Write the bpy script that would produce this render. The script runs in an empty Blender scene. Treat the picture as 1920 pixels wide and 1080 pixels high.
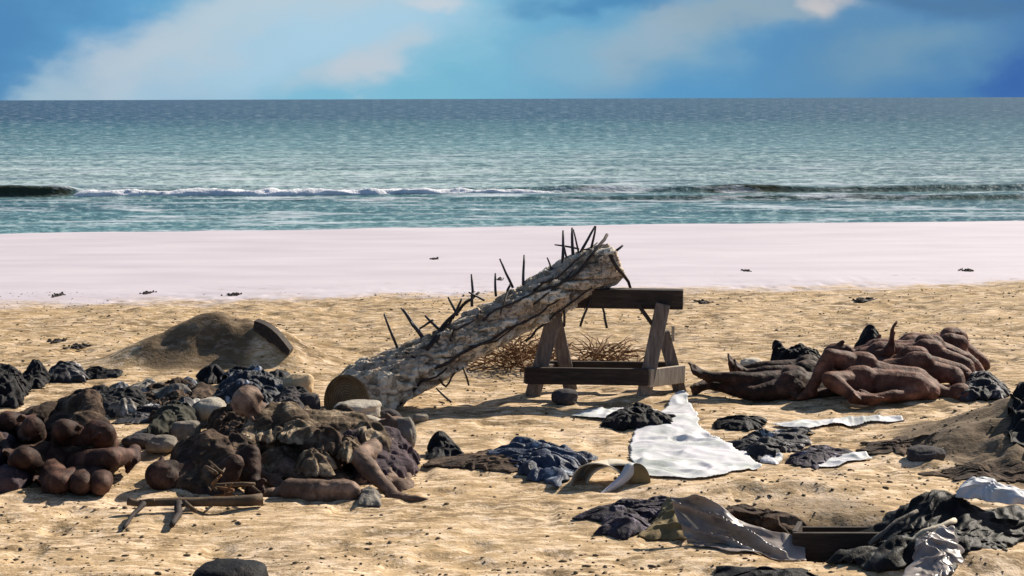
import bpy, bmesh, math, random
import numpy as np
from mathutils import Vector, Matrix
PI = math.pi
random.seed(7)
sc = bpy.context.scene
COL = sc.collection

# ---------------------------------------------------------------- camera
F = 3050.0            # focal length in photo pixels (1920 wide)
CAMZ = 2.2
PITCH = math.atan((540-185)/F)
ROLL = math.atan(6/1920)
fw = Vector((0, math.cos(PITCH), -math.sin(PITCH)))
r0 = Vector((1, 0, 0)); u0 = r0.cross(fw)
rt = (r0*math.cos(ROLL) - u0*math.sin(ROLL)).normalized()
up = rt.cross(fw).normalized()
cam = bpy.data.objects.new('camera', bpy.data.cameras.new('camera'))
COL.objects.link(cam)
cam.data.sensor_width = 36; cam.data.lens = 36*F/1920
cam.data.clip_end = 40000; cam.data.clip_start = 0.1
m = Matrix((rt, up, -fw)).transposed().to_4x4()
m.translation = (0, 0, CAMZ)
cam.matrix_world = m
sc.camera = cam
CAM = Vector((0, 0, CAMZ))

# ---------------------------------------------------------------- light
EXPO = 0.75
sc.view_settings.view_transform = 'Standard'
sc.view_settings.look = 'None'
sc.view_settings.gamma = 1
sc.view_settings.exposure = EXPO
SUN_DIR = Vector((1.0, 0.97, 0.95)).normalized()     # towards the sun: behind the scene, to the right
sun = bpy.data.objects.new('sun', bpy.data.lights.new('sun', 'SUN'))
COL.objects.link(sun)
sun.data.energy = 4.6; sun.data.angle = math.radians(0.9); sun.data.color = (1, .91, .77)
sun.rotation_euler = SUN_DIR.to_track_quat('Z', 'Y').to_euler()
sun.location = (5, 5, 8)
EL = math.asin(SUN_DIR.z); AZ = math.atan2(SUN_DIR.x, SUN_DIR.y)

def lin(r, g, b, k=1.0):
    def f(c):
        c = c/255
        return (c/12.92 if c <= .04045 else ((c+.055)/1.055)**2.4)*k
    return (f(r), f(g), f(b), 1)

def make_world():
    w = bpy.data.worlds.new('World'); sc.world = w; w.use_nodes = True
    nt = w.node_tree; N = nt.nodes; L = nt.links; N.clear()
    out = N.new('ShaderNodeOutputWorld')
    sky = N.new('ShaderNodeTexSky'); sky.sky_type = 'NISHITA'; sky.sun_disc = False
    sky.sun_elevation = EL; sky.sun_rotation = AZ; sky.air_density = 1.0; sky.dust_density = 0.6
    b1 = N.new('ShaderNodeBackground'); b1.inputs[1].default_value = 0.06
    L.new(sky.outputs[0], b1.inputs[0])
    tc = N.new('ShaderNodeTexCoord'); sp = N.new('ShaderNodeSeparateXYZ'); L.new(tc.outputs['Generated'], sp.inputs[0])
    at = N.new('ShaderNodeMath'); at.operation = 'ARCTAN2'; L.new(sp.outputs[0], at.inputs[0]); L.new(sp.outputs[1], at.inputs[1])
    cb = N.new('ShaderNodeCombineXYZ'); L.new(at.outputs[0], cb.inputs[0]); L.new(sp.outputs[2], cb.inputs[1])
    # warp
    nz = N.new('ShaderNodeTexNoise'); nz.inputs['Scale'].default_value = 17; nz.inputs['Detail'].default_value = 5
    nz.inputs['Roughness'].default_value = .5
    mpw = N.new('ShaderNodeMapping'); mpw.inputs['Scale'].default_value = (1, 1.7, 1); L.new(cb.outputs[0], mpw.inputs[0]); L.new(mpw.outputs[0], nz.inputs[0])
    s1 = N.new('ShaderNodeVectorMath'); s1.operation = 'SUBTRACT'; L.new(nz.outputs['Color'], s1.inputs[0]); s1.inputs[1].default_value = (.5, .5, .5)
    s2 = N.new('ShaderNodeVectorMath'); s2.operation = 'MULTIPLY'; L.new(s1.outputs[0], s2.inputs[0]); s2.inputs[1].default_value = (.10, .05, 0)
    wv = N.new('ShaderNodeVectorMath'); wv.operation = 'ADD'; L.new(cb.outputs[0], wv.inputs[0]); L.new(s2.outputs[0], wv.inputs[1])
    # base blue over azimuth
    mr = N.new('ShaderNodeMapRange'); mr.inputs[1].default_value = -.32; mr.inputs[2].default_value = .32
    sx = N.new('ShaderNodeSeparateXYZ'); L.new(wv.outputs[0], sx.inputs[0]); L.new(sx.outputs[0], mr.inputs[0])
    cr = N.new('ShaderNodeValToRGB'); L.new(mr.outputs[0], cr.inputs[0]); e = cr.color_ramp.elements
    k = 2**-EXPO
    stops = [(0, (78, 136, 184)), (.13, (98, 160, 204)), (.30, (128, 186, 212)), (.45, (122, 184, 210)), (.6, (96, 160, 202)), (.8, (84, 140, 186)), (.93, (76, 128, 178)), (1, (66, 112, 172))]
    while len(e) < len(stops): e.new(.5)
    for el, (p, c) in zip(e, stops): el.position = p; el.color = lin(*c, k)
    cur = cr.outputs[0]
    def patch(px, py, wx, wy, rot, col, strength, power=1.0):
        nonlocal cur
        a = math.atan((px-960)/F); v = (185-py)/F
        mp = N.new('ShaderNodeMapping'); mp.vector_type = 'TEXTURE'
        mp.inputs['Location'].default_value = (a, v, 0); mp.inputs['Rotation'].default_value = (0, 0, math.radians(rot))
        mp.inputs['Scale'].default_value = (1.22*wx/F, 1.3*wy/F, 1)
        L.new(wv.outputs[0], mp.inputs[0])
        gr = N.new('ShaderNodeTexGradient'); gr.gradient_type = 'SPHERICAL'; L.new(mp.outputs[0], gr.inputs[0])
        r = N.new('ShaderNodeMapRange'); r.interpolation_type = 'SMOOTHERSTEP'; L.new(gr.outputs['Fac'], r.inputs[0])
        r.inputs[1].default_value = 0; r.inputs[2].default_value = 1.0; r.inputs[4].default_value = strength
        mx = N.new('ShaderNodeMix'); mx.data_type = 'RGBA'; L.new(r.outputs[0], mx.inputs[0])
        L.new(cur, mx.inputs[6]); mx.inputs[7].default_value = lin(*col, k)
        cur = mx.outputs[2]
    patch(330, 150, 440, 120, 20, (170, 198, 216), .85)
    patch(640, 60, 420, 120, 8, (170, 205, 226), .95)
    patch(290, 95, 270, 75, 26, (192, 203, 212), .72)
    patch(90, 175, 120, 50, 40, (170, 196, 208), .6)
    patch(560, 10, 340, 60, 8, (186, 204, 216), .85)
    patch(700, 118, 150, 44, 18, (192, 202, 212), .9)
    patch(800, 8, 90, 24, 0, (214, 214, 218), .6)
    patch(1240, 70, 330, 110, 24, (136, 172, 194), .85)
    patch(1230, 60, 190, 60, 34, (160, 180, 196), .65)
    patch(1420, 30, 260, 46, 0, (150, 172, 186), .8)
    patch(1530, 20, 80, 30, -10, (204, 200, 200), .85)
    patch(1690, 110, 320, 90, 8, (106, 150, 182), .75)
    patch(1690, 100, 130, 50, 10, (126, 160, 182), .5)
    patch(1060, 110, 160, 60, 10, (140, 184, 208), .6)
    patch(1780, 12, 300, 42, -5, (82, 122, 160), .8)
    patch(1900, 160, 120, 40, 20, (56, 98, 170), .7)
    patch(10, 60, 260, 110, 40, (80, 136, 184), .7)
    patch(1120, 5, 220, 30, 4, (72, 132, 180), .7)
    # random clouds elsewhere in the low sky
    b2 = N.new('ShaderNodeBackground'); L.new(cur, b2.inputs[0])
    fr = N.new('ShaderNodeMapRange'); fr.inputs[1].default_value = .07; fr.inputs[2].default_value = .35; L.new(sp.outputs[2], fr.inputs[0])
    ms = N.new('ShaderNodeMixShader'); L.new(fr.outputs[0], ms.inputs[0]); L.new(b2.outputs[0], ms.inputs[1]); L.new(b1.outputs[0], ms.inputs[2])
    L.new(ms.outputs[0], out.inputs[0])
make_world()

# ---------------------------------------------------------------- helpers
def ray(px, py):
    return (fw*F + rt*(px-960) + up*(540-py)).normalized()
def G(px, py, z=0.0):
    d = ray(px, py); t = (z-CAMZ)/d.z; return CAM + d*t
def P(px, py, Y):
    d = ray(px, py); return CAM + d*(Y/d.y)

def _h(i, seed):
    i = (i.astype(np.int64) ^ (seed*7919)) & 0xffffffff
    i = (i*2654435761) & 0xffffffff; i ^= i >> 15; i = (i*2246822519) & 0xffffffff; i ^= i >> 13
    return (i & 0xffffff)/float(0xffffff)
def vn2(x, y, s=0):
    x = np.asarray(x, float); y = np.asarray(y, float)
    xi = np.floor(x); yi = np.floor(y); fx = x-xi; fy = y-yi
    fx = fx*fx*fx*(fx*(fx*6-15)+10); fy = fy*fy*fy*(fy*(fy*6-15)+10)
    f = lambda a, b: _h((xi+a)*73856093 + (yi+b)*19349663 + 1e6, s)
    return (f(0, 0)*(1-fx)+f(1, 0)*fx)*(1-fy) + (f(0, 1)*(1-fx)+f(1, 1)*fx)*fy
def vn3(x, y, z, s=0):
    zi = np.floor(z); fz = z-zi; fz = fz*fz*(3-2*fz)
    xi = np.floor(x); yi = np.floor(y); fx = x-xi; fy = y-yi
    fx = fx*fx*(3-2*fx); fy = fy*fy*(3-2*fy)
    f = lambda a, b, c: _h((xi+a)*73856093 + (yi+b)*19349663 + (zi+c)*83492791 + 1e6, s)
    g = lambda c: (f(0, 0, c)*(1-fx)+f(1, 0, c)*fx)*(1-fy) + (f(0, 1, c)*(1-fx)+f(1, 1, c)*fx)*fy
    return g(0)*(1-fz)+g(1)*fz
def fbm(x, y, s=0, o=4, gain=.5):
    t = 0; a = 1; n = 0
    for k in range(o):
        t = t + a*vn2(x*2**k+k*17.3, y*2**k-k*9.1, s+k); n += a; a *= gain
    return t/n
def fbm3(x, y, z, s=0, o=3):
    t = 0; a = 1; n = 0
    for k in range(o):
        t = t + a*vn3(x*2**k+k*17.3, y*2**k-k*9.1, z*2**k+k*3.7, s+k); n += a; a *= .5
    return t/n
def sstep(a, b, x):
    t = np.clip((x-a)/(b-a), 0, 1); return t*t*(3-2*t)

WATER = -0.30
def shore_y(x): return 32.0 + 0.13*x + .25*(fbm(x*.5, x*0+3, 5)-.5)
def line_y(x): return 18.7 + 0.20*x + 1.1*(fbm(x*.35, x*0, 9)-.5)

lm = G(395, 655); lm2 = G(330, 690); lm3 = G(480, 668)
rm = G(1930, 835); 
def gs(x, y, cx, cy, sx, sy, ang=0, p=2):
    c, s = math.cos(ang), math.sin(ang); dx = x-cx; dy = y-cy
    a = (dx*c+dy*s)/sx; b = (-dx*s+dy*c)/sy
    return np.exp(-(np.abs(a)**p+np.abs(b)**p))
def gs2(x, y, cx, cy, sx, s1, s2, p=2):
    dy = y-cy; return np.exp(-(np.abs((x-cx)/sx)**p+np.abs(dy/np.where(dy < 0, s1, s2))**p))
PIT = G(1560, 1010)
def H(x, y):
    x = np.asarray(x, float); y = np.asarray(y, float)
    sy = shore_y(np.clip(x, -20, 20)); z = -0.27*sstep(16.5, 30.0, y) - .03*sstep(-1.2, 0, y-sy) - .05*np.clip(y-sy, 0, 30)
    dry = 1-sstep(17.5, 20.5, y-.2*x)
    z = z + dry*(.10*(fbm(x*.55, y*.55, 1)-.5) + .045*(fbm(x*2.1, y*2.1, 2)-.5) + .014*(fbm(x*7, y*7, 3, 3)-.5)) + .01*(fbm(x*.8, y*1.5, 4)-.5)
    foot = vn2(x*5.5, y*5.5, 31); z = z - dry*.022*sstep(.62, .85, foot)
    # left mound
    mn = .09*(fbm(x*3, y*3, 11)-.5)
    mo = .40*gs2(x, y, -2.50, 13.72, .58, .30, .55) + .17*gs(x, y, -1.95, 13.55, .30, .24) + .13*gs(x, y, -3.05, 13.5, .35, .25)
    z = z + mo + mn*np.clip(mo*4, 0, 1)
    # right mound
    mo = +.25*gs2(x, y, 3.60, 10.20, .85, .75, .6, 3.4)+.09*gs(x, y, 3.35, 10.3, .22, .3) + .05*gs(x, y, 2.75, 10.0, .2, .2)+.09*gs(x, y, 3.3, 9.5, 1, .5)*(fbm(x*6, y*6, 12, 3)-.4)*2
    z = z + mo + mn*np.clip(mo*4, 0, 1)
    # pit with rim
    z = z - .20*gs(x, y, 1.60, 7.98, .36, .32, 0, 3.2) + .075*gs(x, y, 1.50, 8.85, .55, .18) + .11*gs(x, y, 2.15, 7.35, .6, .16, .25)
    return z
def Hs(x, y): return float(H(np.array([x]), np.array([y]))[0])
def GH(px, py, dz=0.0):
    """point of the real ground under a photo pixel"""
    d = ray(px, py); t = (0-CAMZ)/d.z
    for _ in range(14):
        p = CAM+d*t; e = (p.z-dz) - Hs(p.x, p.y); t += .6*e/(-d.z)
        if abs(e) < .002: break
    return CAM+d*t

def link(o, parent=None):
    COL.objects.link(o)
    if parent is not None:
        o.parent = parent; o.matrix_parent_inverse = Matrix.Translation(-Vector(parent.location))
    return o
def tag(o, label=None, cat=None, group=None, kind=None):
    if label: o['label'] = label
    if cat: o['category'] = cat
    if group: o['group'] = group
    if kind: o['kind'] = kind
    return o
def empty(name, loc):
    o = bpy.data.objects.new(name, None); o.location = loc; o.empty_display_size = .1; COL.objects.link(o); return o
def mesh_np(name, V, Fs, mat, parent=None, smooth=True):
    me = bpy.data.meshes.new(name)
    V = np.asarray(V, np.float32); Fs = np.asarray(Fs, np.int32)
    n = Fs.shape[1]
    me.vertices.add(len(V)); me.vertices.foreach_set('co', V.ravel())
    me.loops.add(Fs.size); me.loops.foreach_set('vertex_index', Fs.ravel())
    me.polygons.add(len(Fs)); me.polygons.foreach_set('loop_start', np.arange(0, Fs.size, n, dtype=np.int32))
    me.polygons.foreach_set('loop_total', np.full(len(Fs), n, np.int32))
    me.polygons.foreach_set('use_smooth', np.full(len(Fs), smooth))
    me.update(calc_edges=True); me.validate()
    if mat: me.materials.append(mat)
    return link(bpy.data.objects.new(name, me), parent)
def bmobj(name, bm, mat, parent=None, smooth=False, bevel=0):
    me = bpy.data.meshes.new(name); bmesh.ops.recalc_face_normals(bm, faces=bm.faces); bm.to_mesh(me); bm.free()
    if smooth:
        for p in me.polygons: p.use_smooth = True
    me.materials.append(mat)
    o = link(bpy.data.objects.new(name, me), parent)
    if bevel:
        b = o.modifiers.new('bevel', 'BEVEL'); b.width = bevel; b.segments = 2; b.limit_method = 'ANGLE'
    return o

# ---------------------------------------------------------------- materials
def nodes(name):
    m = bpy.data.materials.new(name); m.use_nodes = True
    nt = m.node_tree; b = nt.nodes['Principled BSDF']
    return m, nt, nt.nodes, nt.links, b
def noise(N, L, vec, scale, detail=5, rough=.6, sc3=None, dist=0):
    n = N.new('ShaderNodeTexNoise'); n.inputs['Scale'].default_value = scale; n.inputs['Detail'].default_value = detail
    n.inputs['Roughness'].default_value = rough; n.inputs['Distortion'].default_value = dist
    if sc3:
        mp = N.new('ShaderNodeMapping'); mp.inputs['Scale'].default_value = sc3; L.new(vec, mp.inputs[0]); vec = mp.outputs[0]
    L.new(vec, n.inputs['Vector']); return n.outputs['Fac']
def ramp(N, L, fac, stops):
    c = N.new('ShaderNodeValToRGB'); L.new(fac, c.inputs[0]); e = c.color_ramp.elements
    while len(e) < len(stops): e.new(.5)
    for el, (p, col) in zip(e, stops):
        el.position = p; el.color = (*col, 1) if len(col) == 3 else col
    return c.outputs[0]
def rng(N, L, fac, a, b, c=0, d=1, sm=False):
    r = N.new('ShaderNodeMapRange'); L.new(fac, r.inputs[0])
    for i, v in zip((1, 2, 3, 4), (a, b, c, d)): r.inputs[i].default_value = v
    if sm: r.interpolation_type = 'SMOOTHSTEP'
    return r.outputs[0]
def mixc(N, L, f, a, b, mode='MIX'):
    m = N.new('ShaderNodeMix'); m.data_type = 'RGBA'; m.blend_type = mode
    for i, v in ((0, f), (6, a), (7, b)):
        if hasattr(v, 'links'): L.new(v, m.inputs[i])
        elif i == 0: m.inputs[0].default_value = v
        else: m.inputs[i].default_value = (*v, 1) if len(v) == 3 else v
    return m.outputs[2]
def math_(N, L, op, a, b=0):
    m = N.new('ShaderNodeMath'); m.operation = op
    for i, v in ((0, a), (1, b)):
        if hasattr(v, 'links'): L.new(v, m.inputs[i])
        else: m.inputs[i].default_value = v
    return m.outputs[0]
def bump(N, L, b, h, s, d):
    bp = N.new('ShaderNodeBump'); bp.inputs['Strength'].default_value = s; bp.inputs['Distance'].default_value = d
    L.new(h, bp.inputs['Height']); L.new(bp.outputs[0], b.inputs['Normal'])
def geo(N):
    return N.new('ShaderNodeNewGeometry').outputs['Position']
def obc(N):
    return N.new('ShaderNodeTexCoord').outputs['Object']

def simple(name, stops, scale=12, rough=.8, sc3=None, bs=.5, bd=.01, bscale=None, spec=.3, detail=6, sheen=0):
    m, nt, N, L, b = nodes(name); p = obc(N)
    f = noise(N, L, p, scale, detail, .65, sc3)
    L.new(ramp(N, L, f, stops), b.inputs['Base Color']); b.inputs['Roughness'].default_value = rough
    b.inputs['Specular IOR Level'].default_value = spec
    h = noise(N, L, p, bscale or scale*2.5, 5, .65, sc3); bump(N, L, b, h, bs, bd)
    return m

def p_y(N, L, p):
    q = N.new('ShaderNodeSeparateXYZ'); L.new(p, q.inputs[0]); return q.outputs[1]
def sand_mat():
    m, nt, N, L, b = nodes('sand'); p = geo(N)
    a = noise(N, L, p, 1.3, 6, .62); c = noise(N, L, p, 9, 6, .7); d = noise(N, L, p, 46, 3, .6)
    base = ramp(N, L, a, [(.32, (.44, .29, .145)), (.5, (.56, .395, .225)), (.66, (.69, .52, .36))])
    base = mixc(N, L, rng(N, L, c, .50, .68), base, (.30, .20, .095), 'MIX')
    base = mixc(N, L, rng(N, L, c, .30, .46, .55, 0), base, (.76, .62, .45), 'MIX')
    base = mixc(N, L, rng(N, L, d, .60, .66, 0, .8), base, (.09, .062, .036), 'MIX')
    # low rippled streaks of dark wind-sorted grit, elongated along the shore
    s = noise(N, L, p, 2.2, 6, .7, (.55, 2.2, 1)); 
    farf = rng(N, L, p_y(N, L, p), 9, 14, .4, .95)
    base = mixc(N, L, rng(N, L, p_y(N, L, p), 9.5, 15, 0, .55), base, (.38, .255, .12), 'MIX')
    base = mixc(N, L, math_(N, L, 'MULTIPLY', rng(N, L, s, .48, .62, 0, 1), farf), base, (.27, .18, .085), 'MIX')
    s3 = noise(N, L, p, 4.5, 5, .75, (.5, 1.6, 1))
    base = mixc(N, L, math_(N, L, 'MULTIPLY', rng(N, L, s3, .52, .58, 0, .85), farf), base, (.12, .08, .042), 'MIX')
    s5 = noise(N, L, p, 15, 6, .8, (.45, 1.25, 1)); s6 = noise(N, L, p, 1.1, 4, .6)
    sm = math_(N, L, 'MULTIPLY', rng(N, L, s5, .50, .56, 0, .78), rng(N, L, s6, .40, .58, .12, 1))
    base = mixc(N, L, sm, base, (.15, .098, .048), 'MIX')
    base = mixc(N, L, rng(N, L, s5, .42, .48, .65, 0), base, (.80, .63, .46), 'MIX')
    # far strip: wet sand's bright sky reflection painted as pale base colour, with seaweed crumbs
    spn = N.new('ShaderNodeSeparateXYZ'); L.new(p, spn.inputs[0])
    yy = math_(N, L, 'SUBTRACT', spn.outputs[1], math_(N, L, 'MULTIPLY', spn.outputs[0], .20))
    e = noise(N, L, p, .9, 5, .6, (1, 1.3, 1)); e2 = noise(N, L, p, 5, 5, .7)
    yj = math_(N, L, 'ADD', math_(N, L, 'ADD', yy, math_(N, L, 'MULTIPLY', e, 2.4)), math_(N, L, 'MULTIPLY', e2, 1.2))
    pale = ramp(N, L, noise(N, L, p, .8, 5, .6, (.5, 1.4, 1)), [(.35, (.50, .44, .475)), (.65, (.575, .515, .545))])
    fl = rng(N, L, yj, 19.9, 20.9, 0, 1, True)
    fleck = noise(N, L, p, 7, 5, .7, (.6, 1.6, 1))
    band = rng(N, L, yj, 21.0, 23.2, 1, 0)
    fk = math_(N, L, 'MULTIPLY', rng(N, L, fleck, .60, .66, 0, .75), band)
    pale = mixc(N, L, fk, pale, (.25, .17, .10))
    da = N.new('ShaderNodeAttribute'); da.attribute_name = 'painted_shade'
    base = mixc(N, L, math_(N, L, 'MULTIPLY', da.outputs['Fac'], rng(N, L, c, .35, .6, 1, .8)), base, (.080, .054, .034))  # dark tint paints the shade of mounds and pit into the sand colour
    L.new(mixc(N, L, fl, base, pale), b.inputs['Base Color'])
    L.new(rng(N, L, fl, 0, 1, .95, .55), b.inputs['Roughness']); b.inputs['Specular IOR Level'].default_value = .25
    h = math_(N, L, 'ADD', math_(N, L, 'MULTIPLY', c, 1.0), math_(N, L, 'MULTIPLY', d, .35))
    bp = N.new('ShaderNodeBump'); bp.inputs['Distance'].default_value = .035; L.new(h, bp.inputs['Height'])
    L.new(rng(N, L, fl, 0, 1, .42, .03), bp.inputs['Strength']); L.new(bp.outputs[0], b.inputs['Normal'])
    return m
SAND = sand_mat()

def sea_mat():
    m, nt, N, L, b = nodes('sea_water'); p = geo(N)
    sp = N.new('ShaderNodeSeparateXYZ'); L.new(p, sp.inputs[0])
    inv = math_(N, L, 'DIVIDE', 2.5*F, sp.outputs[1])        # smaller far out: deep water beyond the sand bank
    w = noise(N, L, p, .02, 3, .5, (1, 1, 1)); inv2 = math_(N, L, 'ADD', inv, rng(N, L, w, .3, .7, -7, 7))
    f = rng(N, L, inv2, 0, 260)
    col = ramp(N, L, f, [(0, (.016, .042, .11)), (.13, (.016, .05, .11)), (.19, (.06, .145, .175)), (.34, (.16, .285, .30)), (.52, (.36, .46, .44)), (.62, (.36, .45, .44)), (.70, (.08, .17, .19)), (.95, (.13, .25, .26))])
    dx = rng(N, L, math_(N, L, 'DIVIDE', sp.outputs[0], sp.outputs[1]), -.02, .32)
    col = mixc(N, L, math_(N, L, 'MULTIPLY', dx, .85), col, mixc(N, L, .5, col, (.03, .10, .10)))
    st = noise(N, L, p, .35, 6, .7, (.22, 1, 1)); st2 = noise(N, L, p, 1.3, 5, .7, (.3, 1, 1))
    col = mixc(N, L, rng(N, L, st, .46, .62, 0, .6), col, (.025, .075, .10))
    ga = N.new('ShaderNodeTexNoise'); ga.inputs['Scale'].default_value = 1; ga.inputs['Detail'].default_value = 4; ga.inputs['Roughness'].default_value = .75
    mpx = N.new('ShaderNodeCombineXYZ'); L.new(math_(N, L, 'MULTIPLY', math_(N, L, 'DIVIDE', sp.outputs[0], sp.outputs[1]), 140), mpx.inputs[0]); L.new(math_(N, L, 'MULTIPLY', math_(N, L, 'LOGARITHM', sp.outputs[1], 2.718), 55), mpx.inputs[1]); L.new(mpx.outputs[0], ga.inputs[0])
    col = mixc(N, L, rng(N, L, ga.outputs['Fac'], .40, .56, .68, 0), col, (.018, .055, .068))
    col = mixc(N, L, rng(N, L, ga.outputs['Fac'], .52, .64, 0, .45), col, (.50, .58, .58))
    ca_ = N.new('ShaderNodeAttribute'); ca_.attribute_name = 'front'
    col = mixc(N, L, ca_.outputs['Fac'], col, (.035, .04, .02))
    near = rng(N, L, inv, 60, 150)
    wm = math_(N, L, 'MULTIPLY', rng(N, L, st2, .52, .64, 0, .75), near)
    col = mixc(N, L, wm, col, (.62, .66, .70))
    L.new(col, b.inputs['Base Color']); b.inputs['Roughness'].default_value = .35; b.inputs['IOR'].default_value = 1.33
    b.inputs['Specular IOR Level'].default_value = .10
    h1 = noise(N, L, p, .8, 6, .65, (.5, 1, 1)); h2 = noise(N, L, p, 5, 4, .6, (.6, 1, 1))
    bump(N, L, b, math_(N, L, 'ADD', h1, math_(N, L, 'MULTIPLY', h2, .2)), .8, .25)
    return m
SEA = sea_mat()

SKIN = simple('brown_skin', [(.3, (.040, .015, .009)), (.5, (.115, .046, .028)), (.66, (.24, .108, .068))], 9, .68, bs=.8, bd=.012, bscale=24, spec=.22)
SKIN4 = simple('deep_brown_skin', [(.3, (.016, .007, .005)), (.5, (.055, .024, .016)), (.67, (.15, .075, .05))], 8, .68, bs=.8, bd=.012, bscale=24, spec=.2)
SKIN2 = simple('dusty_skin', [(.3, (.045, .026, .017)), (.5, (.13, .078, .052)), (.66, (.30, .20, .14))], 8, .75, bs=.6, bd=.012, bscale=26)
SKIN3 = simple('dark_skin', [(.3, (.012, .006, .004)), (.5, (.038, .018, .012)), (.68, (.11, .056, .038))], 9, .7, bs=.8, bd=.012, bscale=26, spec=.2)
PALM = simple('pale_skin', [(.3, (.30, .21, .17)), (.7, (.5, .40, .36))], 20, .7)
RAG = simple('dusty_rag', [(.3, (.03, .02, .012)), (.5, (.12, .082, .05)), (.62, (.42, .32, .21))], 8, .95, bs=.9, bd=.02, bscale=22)  # dusty cloth; its brightest tan also paints in sunlit patches
RAG2 = simple('brown_rag', [(.3, (.014, .009, .006)), (.5, (.05, .030, .019)), (.70, (.19, .125, .08))], 9, .95, bs=.9, bd=.02, bscale=24)
RAG3 = simple('plum_rag', [(.35, (.028, .018, .024)), (.6, (.075, .05, .058)), (.78, (.16, .11, .11))], 9, .9, bs=.9, bd=.02, bscale=24)
BLACK = simple('black_cloth', [(.35, (.003, .003, .004)), (.6, (.009, .008, .010)), (.8, (.05, .042, .036))], 10, .72, bs=.7, bd=.012, bscale=34, spec=.22)
BLACK2 = simple('worn_black_cloth', [(.35, (.004, .0035, .003)), (.6, (.014, .012, .010)), (.8, (.07, .058, .048))], 8, .62, bs=.6, bd=.01, bscale=40, spec=.2, sc3=(1, .4, 1))
BLACKP = simple('black_white_cloth', [(.40, (.010, .010, .014)), (.55, (.03, .028, .032)), (.61, (.10, .09, .09)), (.64, (.55, .52, .52)), (.8, (.6, .58, .58))], 6, .7, bs=.8, bd=.02, bscale=18)
NAVY = simple('navy_cloth', [(.35, (.008, .012, .028)), (.55, (.022, .036, .075)), (.62, (.05, .07, .11)), (.68, (.34, .38, .44)), (.8, (.4, .44, .5))], 7, .6, bs=.8, bd=.02, bscale=18, spec=.5)
PURPLE = simple('plum_check_cloth', [(.35, (.012, .009, .014)), (.52, (.035, .027, .038)), (.62, (.10, .08, .11)), (.70, (.42, .38, .44)), (.8, (.5, .45, .5))], 14, .8, bs=.9, bd=.02, bscale=24)
BEIGE = simple('beige_cloth', [(.3, (.40, .34, .25)), (.6, (.60, .53, .42)), (.8, (.7, .64, .54))], 9, .85, bs=.5, bd=.01)
OCHRE = simple('ochre_cloth', [(.3, (.14, .10, .045)), (.7, (.26, .19, .09))], 9, .85, bs=.5, bd=.01)
WHITE = simple('white_cloth', [(.30, (.30, .33, .29)), (.42, (.50, .51, .50)), (.56, (.62, .60, .625))], 2.6, .6, bs=.35, bd=.02, bscale=9, spec=.2)
STONE = simple('grey_stone', [(.3, (.10, .085, .07)), (.55, (.22, .19, .155)), (.75, (.38, .34, .28))], 7, .9, bs=.8, bd=.02, bscale=22)
STONEL = simple('pale_stone', [(.3, (.26, .22, .17)), (.6, (.44, .39, .32)), (.8, (.56, .52, .44))], 7, .9, bs=.7, bd=.02, bscale=22)
STONED = simple('dark_stone', [(.3, (.025, .022, .024)), (.6, (.065, .055, .055)), (.8, (.13, .11, .10))], 7, .9, bs=.8, bd=.02, bscale=22)
TWIG = simple('dry_twig', [(.3, (.10, .045, .018)), (.6, (.22, .115, .05)), (.8, (.35, .22, .11))], 14, .85, bs=.4, bd=.005)
DTWIG = simple('dark_twig', [(.3, (.018, .013, .012)), (.7, (.055, .04, .034))], 18, .8, bs=.4, bd=.005)
ROD = simple('dark_rod', [(.3, (.012, .012, .018)), (.7, (.045, .04, .045))], 18, .6, bs=.3, bd=.003, spec=.4)
RED = simple('red_cloth', [(.3, (.16, .02, .02)), (.7, (.30, .05, .05))], 10, .8)
def wood(name, a, b_, c, ax=(1, 1, 1)):
    return simple(name, [(.3, a), (.55, b_), (.75, c)], 5, .8, sc3=ax, bs=.7, bd=.008, bscale=9)
WOODD = wood('dark_wood', (.020, .014, .011), (.045, .031, .023), (.085, .06, .045), (1, 6, 8))
WOODV = wood('leg_wood', (.08, .062, .052), (.20, .16, .135), (.36, .30, .25), (7, 7, 1))
WOODL = wood('sunlit_wood', (.28, .22, .16), (.46, .38, .29), (.60, .51, .41), (7, 7, 1))  # lighter copy of the wood, painting sunlight on right end board and peg
CUT = None
def plastic_mat():
    m, nt, N, L, b = nodes('clear_plastic'); p = obc(N)
    f = noise(N, L, p, 4, 5, .6)
    L.new(ramp(N, L, f, [(.35, (.19, .15, .13)), (.55, (.32, .27, .24)), (.7, (.50, .44, .40))]), b.inputs['Base Color'])
    b.inputs['Roughness'].default_value = .36; b.inputs['Specular IOR Level'].default_value = .5
    L.new(rng(N, L, f, .3, .7, .78, .92), b.inputs['Alpha'])
    bump(N, L, b, noise(N, L, p, 5, 3, .5), .25, .02)
    return m
PLASTIC = plastic_mat()

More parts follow.
